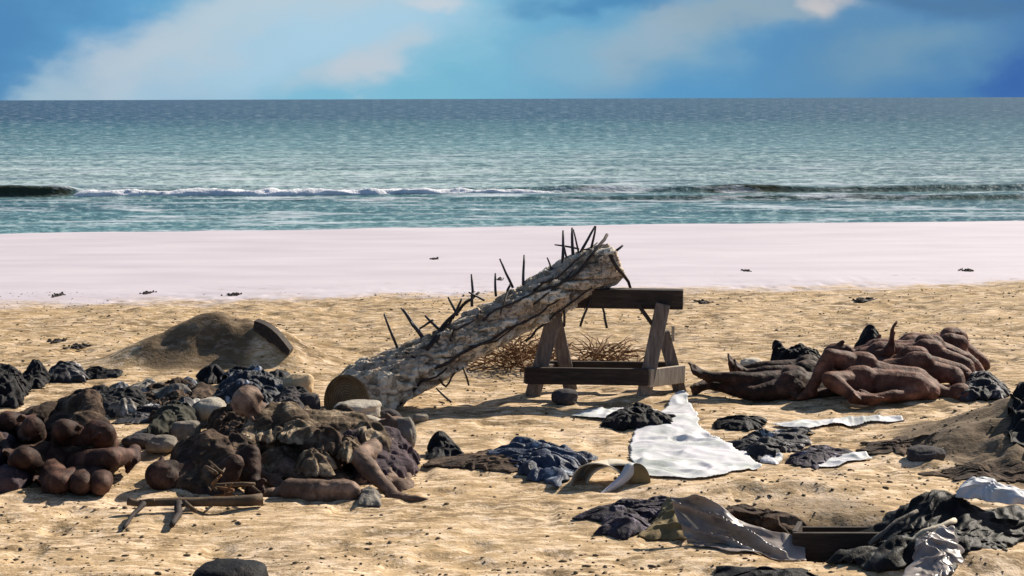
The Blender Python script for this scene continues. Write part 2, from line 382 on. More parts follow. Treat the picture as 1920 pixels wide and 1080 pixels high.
# ---------------------------------------------------------------- ground & sea
def axis(segs):
    a = []
    for x0, x1, d in segs: a += list(np.arange(x0, x1-1e-6, d))
    a.append(segs[-1][1]); return np.array(a)
def grid_faces(ny, nx):
    i = np.arange((ny-1)*(nx-1)); r = i//(nx-1); c = i % (nx-1); a = r*nx+c
    return np.stack([a, a+1, a+nx+1, a+nx], 1)
def ground():
    xs = axis([(-400, -40, 40), (-40, -8, 1), (-8, -4.6, .12), (-4.6, 4.6, .028), (4.6, 8, .12), (8, 40, 1), (40, 400, 40)])
    ys = axis([(-60, 0, 4), (0, 6, .3), (6, 14.5, .028), (14.5, 20, .06), (20, 36, .25), (36, 60, 4)])
    X, Y = np.meshgrid(xs, ys); Z = H(X, Y)
    V = np.stack([X, Y, Z], -1).reshape(-1, 3); Fa = grid_faces(len(ys), len(xs))
    cy = V[Fa[:, 0], 1]; cx = V[Fa[:, 0], 0]
    near = cy < line_y(cx)
    for nm, sel in (('sand', near), ('shore', ~near)):
        f = Fa[sel]; u, inv = np.unique(f, return_inverse=True)
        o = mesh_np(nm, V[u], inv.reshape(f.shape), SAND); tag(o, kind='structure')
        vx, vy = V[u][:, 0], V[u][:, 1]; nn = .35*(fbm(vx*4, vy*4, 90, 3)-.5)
        dm = sstep(.25, .55, gs(vx, vy, -2.62, 13.50, .50, .40, 0, 3)+nn)*.8+sstep(.25, .5, gs(vx, vy, 3.65, 10.0, 1.1, 1.0, 0, 4)+nn)*.9+sstep(.3, .6, gs(vx, vy, 1.62, 8.3, .4, .35, 0, 3)+nn)*.5  # mask of the painted shade: left mound face, right mound, pit
        o.data.attributes.new('painted_shade', 'FLOAT', 'POINT').data.foreach_set('value', dm.clip(0, 1).astype(np.float32))
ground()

def crest(x, Y0, A, w, seed):
    return Y0
def sea():
    xs = axis([(-90, -24, 1.5), (-24, 24, .12), (24, 90, 1.5)])
    ys = axis([(29, 36, .12), (36, 41, .12), (41, 47, .07), (47, 60, .25), (60, 90, 1)])
    X, Y = np.meshgrid(xs, ys)
    amp = sstep(31, 35, Y)
    Z = WATER + amp*(.05*(fbm(X*.35, Y*1.3, 40, 4)-.5) + .035*(fbm(X*1.3, Y*3.2, 41, 3)-.5))
    Z += .02*amp*np.sin(Y*1.5+1.3*np.sin(X*.11)+2*fbm(X*.1, Y*.3, 44))
    wy = 43.4 + .5*np.sin(X*.12) + .02*X + .5*(fbm(X*.22, X*0, 45)-.5)
    d = Y-wy
    # steep face towards the beach
    prof = np.where(d < 0, np.exp(-(d/.20)**2), np.exp(-(d/.95)**2))
    loc = .13 + .15*sstep(-10.9, -12, X) + .10*np.exp(-((X-2.3)/.9)**2) + .10*np.exp(-((X-6.2)/1.6)**2) + .03*sstep(8, 12.5, X)
    Z += prof*loc*(.8+.4*fbm(X*.9, X*0, 46))
    w2 = 40.4+.3*np.sin(X*.2+2)+.4*(fbm(X*.2, X*0, 47)-.5); d2 = Y-w2
    Z += np.where(d2 < 0, np.exp(-(d2/.16)**2), np.exp(-(d2/.6)**2))*(.05+.07*sstep(-2, 6, X))
    Z = WATER+(Z-WATER)*(1-sstep(70, 88, Y))
    V = np.stack([X, Y, Z], -1).reshape(-1, 3); Fa = grid_faces(len(ys), len(xs))
    # far sheet stitched on as extra verts
    n0 = len(V)
    fy = np.array([90, 140, 250, 600, 2000, 9000, 30000.]); fx = np.array([-1, -.5, 0, .5, 1])
    FV = [(f*(max(90, y*1.2)), y, WATER) for y in fy for f in fx]
    FF = grid_faces(len(fy), len(fx))+n0
    # side aprons
    n1 = n0+len(FV)
    side = [(-400, 29, WATER-.02), (-90, 29, WATER-.02), (-90, 90, WATER-.02), (-400, 90, WATER-.02), (90, 29, WATER-.02), (400, 29, WATER-.02), (400, 90, WATER-.02), (90, 90, WATER-.02)]
    SF = np.array([[0, 1, 2, 3], [4, 5, 6, 7]])+n1
    o = mesh_np('sea', np.concatenate([V, np.array(FV), np.array(side)]), np.concatenate([Fa, FF, SF]), SEA)
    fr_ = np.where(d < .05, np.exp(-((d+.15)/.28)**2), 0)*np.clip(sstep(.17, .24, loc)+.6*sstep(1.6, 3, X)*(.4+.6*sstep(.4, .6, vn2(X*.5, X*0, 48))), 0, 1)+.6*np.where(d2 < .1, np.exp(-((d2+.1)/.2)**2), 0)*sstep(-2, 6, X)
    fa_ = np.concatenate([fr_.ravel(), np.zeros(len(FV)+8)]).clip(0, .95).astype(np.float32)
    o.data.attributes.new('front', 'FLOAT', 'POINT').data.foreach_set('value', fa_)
    tag(o, kind='structure')
    # breaking foam: rolled crest of white water
    fm, nt, N, L, b = nodes('foam'); pz = geo(N)
    L.new(ramp(N, L, noise(N, L, pz, 3, 5, .7), [(.3, (.62, .64, .68)), (.6, (.88, .87, .90))]), b.inputs['Base Color']); b.inputs['Roughness'].default_value = .8
    bump(N, L, b, noise(N, L, pz, 9, 4, .7), .8, .06)
    fx = np.arange(-11.7, 2.0, .05); th = np.linspace(0, PI, 12)
    X, T = np.meshgrid(fx, th)
    wy = 43.4 + .5*np.sin(X*.12) + .02*X + .5*(fbm(X*.22, X*0, 45)-.5)
    R = .115*sstep(-11.7, -11.1, X)*(1-.55*sstep(-3, 1.9, X))
    R = R*(.55+.9*fbm(X*2.2, T*1.2, 50, 3)) 
    Yv = wy-.22-np.cos(T)*R*2.0; Z = WATER-.02+np.sin(T)*R*1.5 + .03*(fbm(X*5, T*3, 51)-.5)
    Z = np.where((T <= 0) | (T >= PI-1e-6), WATER-.05, Z)
    V = np.stack([X, Yv, Z], -1).reshape(-1, 3)
    o = mesh_np('foam', V, grid_faces(len(th), len(fx)), fm); tag(o, kind='stuff', label='white foam of the small breaking wave', cat='foam')
sea()

# ---------------------------------------------------------------- small shapes
def cyl(bm, a, b, ra, rb, n=10, cap=True):
    a = Vector(a); b = Vector(b); d = (b-a).normalized()
    s = d.orthogonal().normalized(); t = d.cross(s)
    A = [bm.verts.new(a+(s*math.cos(2*PI*i/n)+t*math.sin(2*PI*i/n))*ra) for i in range(n)]
    B = [bm.verts.new(b+(s*math.cos(2*PI*i/n)+t*math.sin(2*PI*i/n))*rb) for i in range(n)]
    for i in range(n): bm.faces.new((A[i], A[(i+1) % n], B[(i+1) % n], B[i]))
    if cap: bm.faces.new(A[::-1]); bm.faces.new(B)
def tube(bm, pts, radii, n=7):
    pts = [Vector(p) for p in pts]; prev = None; s = (pts[1]-pts[0]).orthogonal().normalized(); rings = []
    for i, p in enumerate(pts):
        d = (pts[min(i+1, len(pts)-1)]-pts[max(i-1, 0)]).normalized()
        s = (s-d*s.dot(d)).normalized(); t = d.cross(s)
        rings.append([bm.verts.new(p+(s*math.cos(2*PI*k/n)+t*math.sin(2*PI*k/n))*radii[i]) for k in range(n)])
    for a, b in zip(rings, rings[1:]):
        for k in range(n): bm.faces.new((a[k], a[(k+1) % n], b[(k+1) % n], b[k]))
    bm.faces.new(rings[0][::-1]); bm.faces.new(rings[-1])
def wobble(a, b, n, amp, rnd):
    a = Vector(a); b = Vector(b); L_ = (b-a).length
    out = []
    o = Vector((0, 0, 0))
    for i in range(n+1):
        t = i/n; w = math.sin(PI*t)
        o = o*.6+Vector((rnd.uniform(-1, 1), rnd.uniform(-1, 1), rnd.uniform(-1, 1)))*amp*L_
        out.append(a.lerp(b, t)+o*w)
    return out
def board(bm, a, b, w, t, side):
    """plank from a to b; w along the third axis, t along `side`"""
    a = Vector(a); b = Vector(b); d = (b-a).normalized(); side = Vector(side); side = (side-d*side.dot(d)).normalized(); o = d.cross(side)
    vs = [bm.verts.new(p+side*(sx*t/2)+o*(sy*w/2)) for p in (a, b) for sx, sy in ((-1, -1), (1, -1), (1, 1), (-1, 1))]
    for f in ((0, 1, 2, 3), (7, 6, 5, 4), (0, 4, 5, 1), (1, 5, 6, 2), (2, 6, 7, 3), (3, 7, 4, 0)): bm.faces.new([vs[i] for i in f])

def rock(name, loc, size, seed, mat, label, cat='stone', group=None, rot=0, flat=.75, rough=.25):
    bm = bmesh.new(); bmesh.ops.create_icosphere(bm, subdivisions=4, radius=1)
    V = np.array([v.co[:] for v in bm.verts])
    n = fbm3(V[:, 0]*1.1+seed*3.1, V[:, 1]*1.1, V[:, 2]*1.1, seed, 3); n2 = fbm3(V[:, 0]*4+seed, V[:, 1]*4, V[:, 2]*4, seed+5, 2)
    sc_ = 1+(n-.5)*rough*2.4+(n2-.5)*rough*.35
    # blocky flattening
    q = np.abs(V)**1.0; 
    V = np.sign(V)*np.abs(V)**.85
    V = V*sc_[:, None]*np.array(size)
    c, s = math.cos(rot), math.sin(rot)
    x = V[:, 0]*c-V[:, 1]*s; y = V[:, 0]*s+V[:, 1]*c; V[:, 0] = x; V[:, 1] = y
    for v, co in zip(bm.verts, V): v.co = co
    o = bmobj(name, bm, mat, smooth=True); o.location = loc
    tag(o, label, cat, group); return o

def in_poly(px, py, poly):
    n = len(poly); ins = np.zeros(px.shape, bool); dist = np.full(px.shape, 1e9)
    for i in range(n):
        x1, y1 = poly[i]; x2, y2 = poly[(i+1) % n]
        c = ((y1 > py) != (y2 > py)) & (px < (x2-x1)*(py-y1)/(y2-y1+1e-12)+x1); ins ^= c
        dx, dy = x2-x1, y2-y1; t = np.clip(((px-x1)*dx+(py-y1)*dy)/(dx*dx+dy*dy+1e-12), 0, 1)
        dist = np.minimum(dist, np.hypot(px-x1-t*dx, py-y1-t*dy))
    return np.where(ins, dist, -dist)

def cloth(name, label, cat, poly_px, mat, h=.1, seed=1, ang=0., freq=6., amp=.05, rag=.03, bumps=(), group=None, lift=.008, n=0, it=90, hs=.9, cell=.022, **kw):
    """fabric settled by a small cloth solver: more cloth than ground, so it buckles into folds.
    poly_px = its footprint on the ground in photo pixels"""
    rs = np.random.RandomState(seed)
    pts = [GH(*p) for p in poly_px]; PX = np.array([p.x for p in pts]); PY = np.array([p.y for p in pts])
    cx, cy = (PX.max()+PX.min())/2, (PY.max()+PY.min())/2
    cx, cy = .5*cx+.5*PX.mean(), .5*cy+.5*PY.mean()
    if not n: n = int(np.clip((PX.max()-PX.min()+1.3*(PY.max()-PY.min()))/2/cell*1.2, 15, 56))
    g = np.linspace(-1, 1, n); U, Vv = np.meshgrid(g, g)
    # square -> star shaped outline
    R = np.maximum(np.abs(U), np.abs(Vv)); th = np.arctan2(Vv, U)
    sx = max(PX.max()-PX.min(), 1e-3)/2; sy = max(PY.max()-PY.min(), 1e-3)/2
    dxs, dys = np.cos(th)*sx, np.sin(th)*sy
    best = np.zeros(th.shape)
    m_ = len(PX)
    for k in range(m_):
        ax, ay = PX[k]-cx, PY[k]-cy; bx, by = PX[(k+1) % m_]-cx, PY[(k+1) % m_]-cy
        ex, ey = bx-ax, by-ay; den = dxs*ey-dys*ex; den = np.where(np.abs(den) < 1e-9, 1e-9, den)
        t = (ax*ey-ay*ex)/den; q = (ax*dys-ay*dxs)/den
        ok = (t > 0) & (q >= -.001) & (q <= 1.001); best = np.where(ok & (t > best), t, best)
    best = np.where(best <= 0, 1, best)
    rg = 1+rag*5*(vn2(np.cos(th)*3+seed, np.sin(th)*3+5, seed)-.5)+rag*4*(vn2(np.cos(th)*9+seed, np.sin(th)*9+5, seed+1)-.5)
    X = cx+R*best*rg*dxs; Y = cy+R*best*rg*dys
    fl = H(X, Y)+lift + hs*h*(1-R**2).clip(0, 1)**.6*(.45+1.1*fbm(X*4, Y*4, seed+4, 2))
    for (bx, by, bh, brx, bry, ba) in bumps:
        q = GH(bx, by); fl = fl+bh*.8*gs(X, Y, q.x, q.y, max(brx, .08), max(bry, .08), ba)
    Pz = np.stack([X, Y, fl+.02*h/.1*rs.rand(n, n)+.05*(fbm(X*freq, Y*freq, seed, 3))*min(1, amp/.05)], -1)
    X0 = Pz.copy(); ca, sa = math.cos(ang), math.sin(ang); k0 = .10+amp*5.5
    fld = .4+1.2*fbm(X*3, Y*3, seed+13, 2)
    def rest(A, B, FA, m=1.):
        d = B-A; L_ = np.sqrt((d**2).sum(-1))+1e-9
        c = np.abs(d[..., 0]*(-sa)+d[..., 1]*ca)/L_
        return L_*(1+k0*(.3+.9*c**2)*FA)*m
    prs = []
    def add(sa_, sb_, st, m=1.):
        prs.append((sa_, sb_, rest(X0[sa_], X0[sb_], fld[sa_], m), st))
    S = slice
    for o in (0, 1):
        J = np.arange(o, n-1, 2)
        add((S(None), J), (S(None), J+1), 1.); add((J, S(None)), (J+1, S(None)), 1.)
        add((J, S(0, n-1)), (J+1, S(1, n)), .6); add((J, S(1, n)), (J+1, S(0, n-1)), .6)
    for J in (np.array([j for j in range(n-2) if j % 4 < 2]), np.array([j for j in range(n-2) if j % 4 > 1])):
        add((S(None), J), (S(None), J+2), .12, .96); add((J, S(None)), (J+2, S(None)), .12, .96)
    vel = np.zeros_like(Pz); base_fl = fl
    for step in range(it):
        old = Pz.copy(); Pz = Pz+vel*.86; Pz[..., 2] -= .0022
        for _ in range(2):
            for a, b, r, st in prs:
                A = Pz[a]; B = Pz[b]; d = B-A; L_ = np.sqrt((d**2).sum(-1))+1e-9
                c = d*((L_-r)/L_*.5*st)[..., None]; Pz[a] = A+c; Pz[b] = B-c
            Pz[..., :2] += (X0[..., :2]-Pz[..., :2])*.05
            low = Pz[..., 2] < base_fl; Pz[..., 2] = np.where(low, base_fl, Pz[..., 2])
        mx = base_fl+.10+amp; Pz[..., 2] = np.where(Pz[..., 2] > mx, mx+.3*(Pz[..., 2]-mx), Pz[..., 2])
        vel = (Pz-old).clip(-.02, .02)
    c = Pz.reshape(-1, 3).mean(0); base = Vector((c[0], c[1], Hs(c[0], c[1])))
    o = mesh_np(name, Pz.reshape(-1, 3)-np.array(base), grid_faces(n, n), mat); o.location = base
    s = o.modifiers.new('sub', 'SUBSURF'); s.levels = s.render_levels = (2 if n < 34 else 1)
    s = o.modifiers.new('thickness', 'SOLIDIFY'); s.thickness = .003; s.offset = -1
    tag(o, label, cat, group); return o

def sheet(name, label, cat, poly_px, mat, seed=1, crease=.03, freq=2.4, tip=None, cell=.011, group=None):
    pts = [GH(*p) for p in poly_px]; poly = [(p.x, p.y) for p in pts]; xs = np.array([p[0] for p in poly]); ys = np.array([p[1] for p in poly])
    X, Y = np.meshgrid(np.arange(xs.min()-.05, xs.max()+.05, cell), np.arange(ys.min()-.05, ys.max()+.05, cell))
    d = in_poly(X, Y, poly)+.035*(fbm(X*6, Y*6, seed, 3)-.5)
    w = .4*(fbm(X*1.5, Y*1.5, seed+7, 2)-.5)
    def rd(a, f, sd, k):
        u = X*math.cos(a)+Y*math.sin(a)+w; v = -X*math.sin(a)+Y*math.cos(a)+w
        q = fbm(u*f*.45, v*f, sd, 2); return (1-np.abs(2*q-1)*k).clip(0, 1)
    Z = H(X, Y)*1.0+.010+crease*(rd(.6, freq, seed+1, 3.5)+.7*rd(-.5, freq*1.3, seed+2, 4)+.45*rd(1.2, freq*2.4, seed+3, 3))*(.25+.75*sstep(0, .10, d)) + .35*crease*sstep(.05, .0, d)*fbm(X*8, Y*8, seed+5, 2)
    if tip:
        g = GH(tip[0], tip[1]); Z = Z+tip[2]*gs(X, Y, g.x, g.y, .16, .22)
    Fa = grid_faces(*X.shape); Fa = Fa[(d.ravel() > 0)[Fa].all(1)]; u_, inv = np.unique(Fa, return_inverse=True)
    V = np.stack([X, Y, Z], -1).reshape(-1, 3)[u_]; c = V.mean(0); base = Vector((c[0], c[1], Hs(c[0], c[1])))
    o = mesh_np(name, V-np.array(base), inv.reshape(Fa.shape), mat); o.location = base
    m_ = o.modifiers.new('thickness', 'SOLIDIFY'); m_.thickness = .002; m_.offset = -1
    tag(o, label, cat, group); return o

# ---------------------------------------------------------------- figures
def capsule(bm, a, b, ra, rb, seg=14):
    a = Vector(a); b = Vector(b); d = b-a
    if d.length < 1e-5: d = Vector((0, 0, 1e-4)); b = a+d
    L_ = d.length; d.normalize(); s = d.orthogonal().normalized(); t = d.cross(s)
    rings = []
    prof = [(-math.cos(q)*ra, math.sin(q)*ra, 0) for q in np.linspace(.25, PI/2, 4)]+[(math.sin(q)*rb, math.cos(q)*rb, 1) for q in np.linspace(0, PI/2-.25, 4)]
    for z, r, e in prof:
        c = (a if e == 0 else b)+d*z
        rings.append([bm.verts.new(c+(s*math.cos(2*PI*k/seg)+t*math.sin(2*PI*k/seg))*r) for k in range(seg)])
    for p, q in zip(rings, rings[1:]):
        for k in range(seg): bm.faces.new((p[k], p[(k+1) % seg], q[(k+1) % seg], q[k]))
    bm.faces.new(rings[0][::-1]); bm.faces.new(rings[-1])
def remeshed(name, bm, voxel, mat, parent, smooth=5, disp=0, dscale=8, seed=0, clampz=None):
    bmesh.ops.recalc_face_normals(bm, faces=bm.faces)
    me = bpy.data.meshes.new(name); bm.to_mesh(me); bm.free()
    t = bpy.data.objects.new('tmp', me); COL.objects.link(t)
    r = t.modifiers.new('r', 'REMESH'); r.mode = 'VOXEL'; r.voxel_size = voxel; r.use_smooth_shade = True
    s = t.modifiers.new('s', 'SMOOTH'); s.factor = .5; s.iterations = smooth
    dg = bpy.context.evaluated_depsgraph_get()
    m2 = bpy.data.meshes.new_from_object(t.evaluated_get(dg), depsgraph=dg)
    bpy.data.objects.remove(t)
    if disp:
        n = len(m2.vertices); co = np.empty(n*3, np.float32); m2.vertices.foreach_get('co', co); co = co.reshape(-1, 3)
        no = np.empty(n*3, np.float32); m2.vertex_normals.foreach_get('vector', no); no = no.reshape(-1, 3)
        w = fbm3(co[:, 0]*dscale*.5, co[:, 1]*dscale*.5, co[:, 2]*dscale*.5, seed+3, 2)
        f = fbm3(co[:, 0]*dscale+w*5, co[:, 1]*dscale, co[:, 2]*dscale*1.6+w*4, seed, 3)
        rdg = (1-np.abs(2*f-1)*3.2).clip(0, 1)
        co = co+no*(disp*(rdg-.4))[:, None]
        m2.vertices.foreach_set('co', co.ravel().astype(np.float32)); m2.update()
    for p in m2.polygons: p.use_smooth = True
    m2.name = name; m2.materials.clear(); m2.materials.append(mat)
    return link(bpy.data.objects.new(name, m2), parent)

def hand(bm, wr, dirv, side, sg=1, s=1.0, curl=.5):
    """palm, four unequal fingers bent at the knuckle, thumb leaving the side of the palm"""
    d = Vector(dirv).normalized(); sd = Vector(side); sd = (sd-d*sd.dot(d)).normalized(); n = d.cross(sd)*sg
    wr = Vector(wr)
    for k in (-1, 0, 1): capsule(bm, wr+sd*.014*k*s, wr+d*.085*s+sd*.027*k*s, .017*s, .015*s, 8)
    for k, ln in zip((-1.5, -.5, .5, 1.5), (.062, .074, .078, .068)):
        a = wr+d*.088*s+sd*.0205*k*s; d1 = (d+n*curl*.6).normalized(); m_ = a+d1*ln*.5*s; d2 = (d+n*curl*1.6).normalized(); e = m_+d2*ln*.5*s
        capsule(bm, a, m_, .0105*s, .0098*s, 7); capsule(bm, m_, e, .0096*s, .0085*s, 7)
    a = wr+d*.03*s+sd*.03*s; m_ = a+(sd*.7+d*.6+n*.2).normalized()*.038*s; e = m_+(d+sd*.25+n*.3).normalized()*.032*s
    capsule(bm, a, m_, .014*s, .012*s, 7); capsule(bm, m_, e, .0115*s, .0095*s, 7)
def foot(bm, an, kn, toe, s=1.0):
    an = Vector(an); toe = Vector(toe); sh = (Vector(kn)-an).normalized(); d = (toe-an); L_ = d.length; d.normalize()
    heel = an-sh*.045*s-d*.045*s
    ball = toe-sh*.03*s-d*.05*s; sd = d.cross(sh).normalized()
    capsule(bm, heel, an, .034*s, .038*s, 8)
    for k in (-1, 1): capsule(bm, heel.lerp(ball, .25)+sd*.008*k, ball+sd*.026*k*s, .030*s, .024*s, 8)
    capsule(bm, an, ball, .036*s, .020*s, 8)
    for k, l in zip((-2, -1, 0, 1, 2), (.030, .036, .041, .045, .052)):
        a = ball+sd*.0175*k*s; capsule(bm, a, a+d*l*s+sh*.002, .0125*s, (.0105 if k < 2 else .0135)*s, 6)

def human(J, mat, label, group=None, s=1.0, clothes=None, name='mannequin', face=None, disp=.006, seed=0, extra=None, cat='mannequin'):
    """J: joint positions in the world: pel che nec hea shL shR elL elR wrL wrR hiL hiR knL knR anL anR toL toR"""
    J = {k: Vector(v) for k, v in J.items()}
    zc = min(v.z for v in J.values()); loc = Vector((J['pel'].x, J['pel'].y, Hs(J['pel'].x, J['pel'].y)))
    R = empty(name, loc); tag(R, label, cat, group)
    bm = bmesh.new(); C = lambda a, b, ra, rb, n=12: capsule(bm, a, b, ra*s, rb*s, n)
    pel, che, nec, hea = J['pel'], J['che'], J['nec'], J['hea']
    lat = (J['hiL']-J['hiR']).normalized(); lat2 = (J['shL']-J['shR']).normalized(); spine = (che-pel).normalized()
    fr = lat.cross(spine).normalized()
    C(J['hiL'], J['hiR'], .105, .105); mid = pel.lerp(che, .45)
    for k in (-1, 1):
        C(pel+lat*.055*k*s, mid+lat.lerp(lat2, .5)*.045*k*s, .10, .092)
        C(mid+lat.lerp(lat2, .5)*.045*k*s, che+lat2*.065*k*s, .092, .108)
        C(che+lat2*.06*k*s, che.lerp(nec, .55)+lat2*.07*k*s, .105, .07)
        C(pel+lat*.07*k*s-fr*.05*s, pel+lat*.075*k*s-fr*.05*s-spine*.06*s, .085, .075)   # buttock
        C(che+lat2*.07*k*s+fr*.045*s, che+lat2*.06*k*s+fr*.045*s+spine*.03*s, .058, .05)  # pectoral
    for S in 'LR':
        C(J['sh'+S], che.lerp(nec, .6), .062, .06); C(che.lerp(nec, .5), nec, .07, .058)
        sh, el, wr = J['sh'+S], J['el'+S], J['wr'+S]
        C(sh, sh.lerp(el, .4), .060, .050); C(sh.lerp(el, .4), el, .050, .038); C(el, el.lerp(wr, .3), .038, .042); C(el.lerp(wr, .3), wr, .042, .025)
        ax = (wr-el).normalized(); hand(bm, wr, J.get('hd'+S, ax), lat2+Vector((.1, .3, .5)), 1 if S == 'L' else -1, s)
        hi, kn, an, to = J['hi'+S], J['kn'+S], J['an'+S], J['to'+S]
        C(hi, hi.lerp(kn, .45), .098, .080); C(hi.lerp(kn, .45), kn, .080, .056); C(kn, kn.lerp(an, .3), .054, .057); C(kn.lerp(an, .3), kn.lerp(an, .65), .057, .042); C(kn.lerp(an, .65), an, .042, .034)
        foot(bm, an, kn, to, s)
    C(nec, hea, .056, .056)
    ax = (hea-nec).normalized(); f = Vector(face) if face else fr; f = (f-ax*f.dot(ax)).normalized(); e = ax.cross(f)
    hc = hea+ax*.05*s
    C(hc-f*.03*s, hc+ax*.03*s+f*.01*s, .088, .086, 14); C(hc+f*.03*s+ax*.01*s, hc+f*.045*s-ax*.06*s, .072, .045, 12)
    C(hc+f*.095*s+ax*.01*s, hc+f*.118*s-ax*.022*s, .012, .017, 8)      # nose
    for k in (-1, 1):
        C(hc+e*.086*k*s+ax*.015*s-f*.005*s, hc+e*.088*k*s-ax*.025*s, .016, .012, 8)   # ear
        C(hc+f*.084*s+e*.02*k*s+ax*.028*s, hc+f*.072*s+e*.05*k*s+ax*.028*s, .014, .012, 8)  # brow
        C(hc+f*.08*s+e*.018*k*s-ax*.053*s, hc+f*.085*s-ax*.053*s, .010, .012, 8)  # lips
    remeshed('body', bm, .0105, mat, R, 3, disp, 6, seed)
    if clothes:
        for nm, mt, segs, dsp in clothes(J, s):
            bm = bmesh.new()
            for a, b, ra, rb in segs: capsule(bm, a, b, ra*s, rb*s, 12)
            remeshed(nm, bm, .012, mt, R, 3, dsp*.6, 8, seed+5)
    return R

def tunic(mt, sleeves=True, trous=None, top=True):
    def f(J, s):
        lat = (J['hiL']-J['hiR']).normalized()*.05*s; l2 = (J['shL']-J['shR']).normalized()*.05*s; o = []
        if top:
            g = [(J['hiL'], J['hiR'], .128, .128)]
            for k in (-1, 1): g += [(J['pel']+lat*k, J['che']+l2*1.3*k, .125, .135), (J['che']+l2*1.3*k, J['che'].lerp(J['nec'], .7)+l2*k, .13, .08)]
            for S in 'LR':
                g += [(J['sh'+S], J['che'].lerp(J['nec'], .5), .085, .08)]
                if sleeves: g += [(J['sh'+S], J['sh'+S].lerp(J['el'+S], .95), .083, .068), (J['el'+S], J['el'+S].lerp(J['wr'+S], .55), .066, .058)]
            o.append(('tunic', mt, g, .03))
        if trous:
            g = [(J['hiL'], J['hiR'], .125, .125)]
            for S in 'LR': g += [(J['hi'+S], J['kn'+S], .118, .082), (J['kn'+S], J['kn'+S].lerp(J['an'+S], .7), .082, .066)]
            o.append(('trousers', trous, g, .026))
        return o
    return f

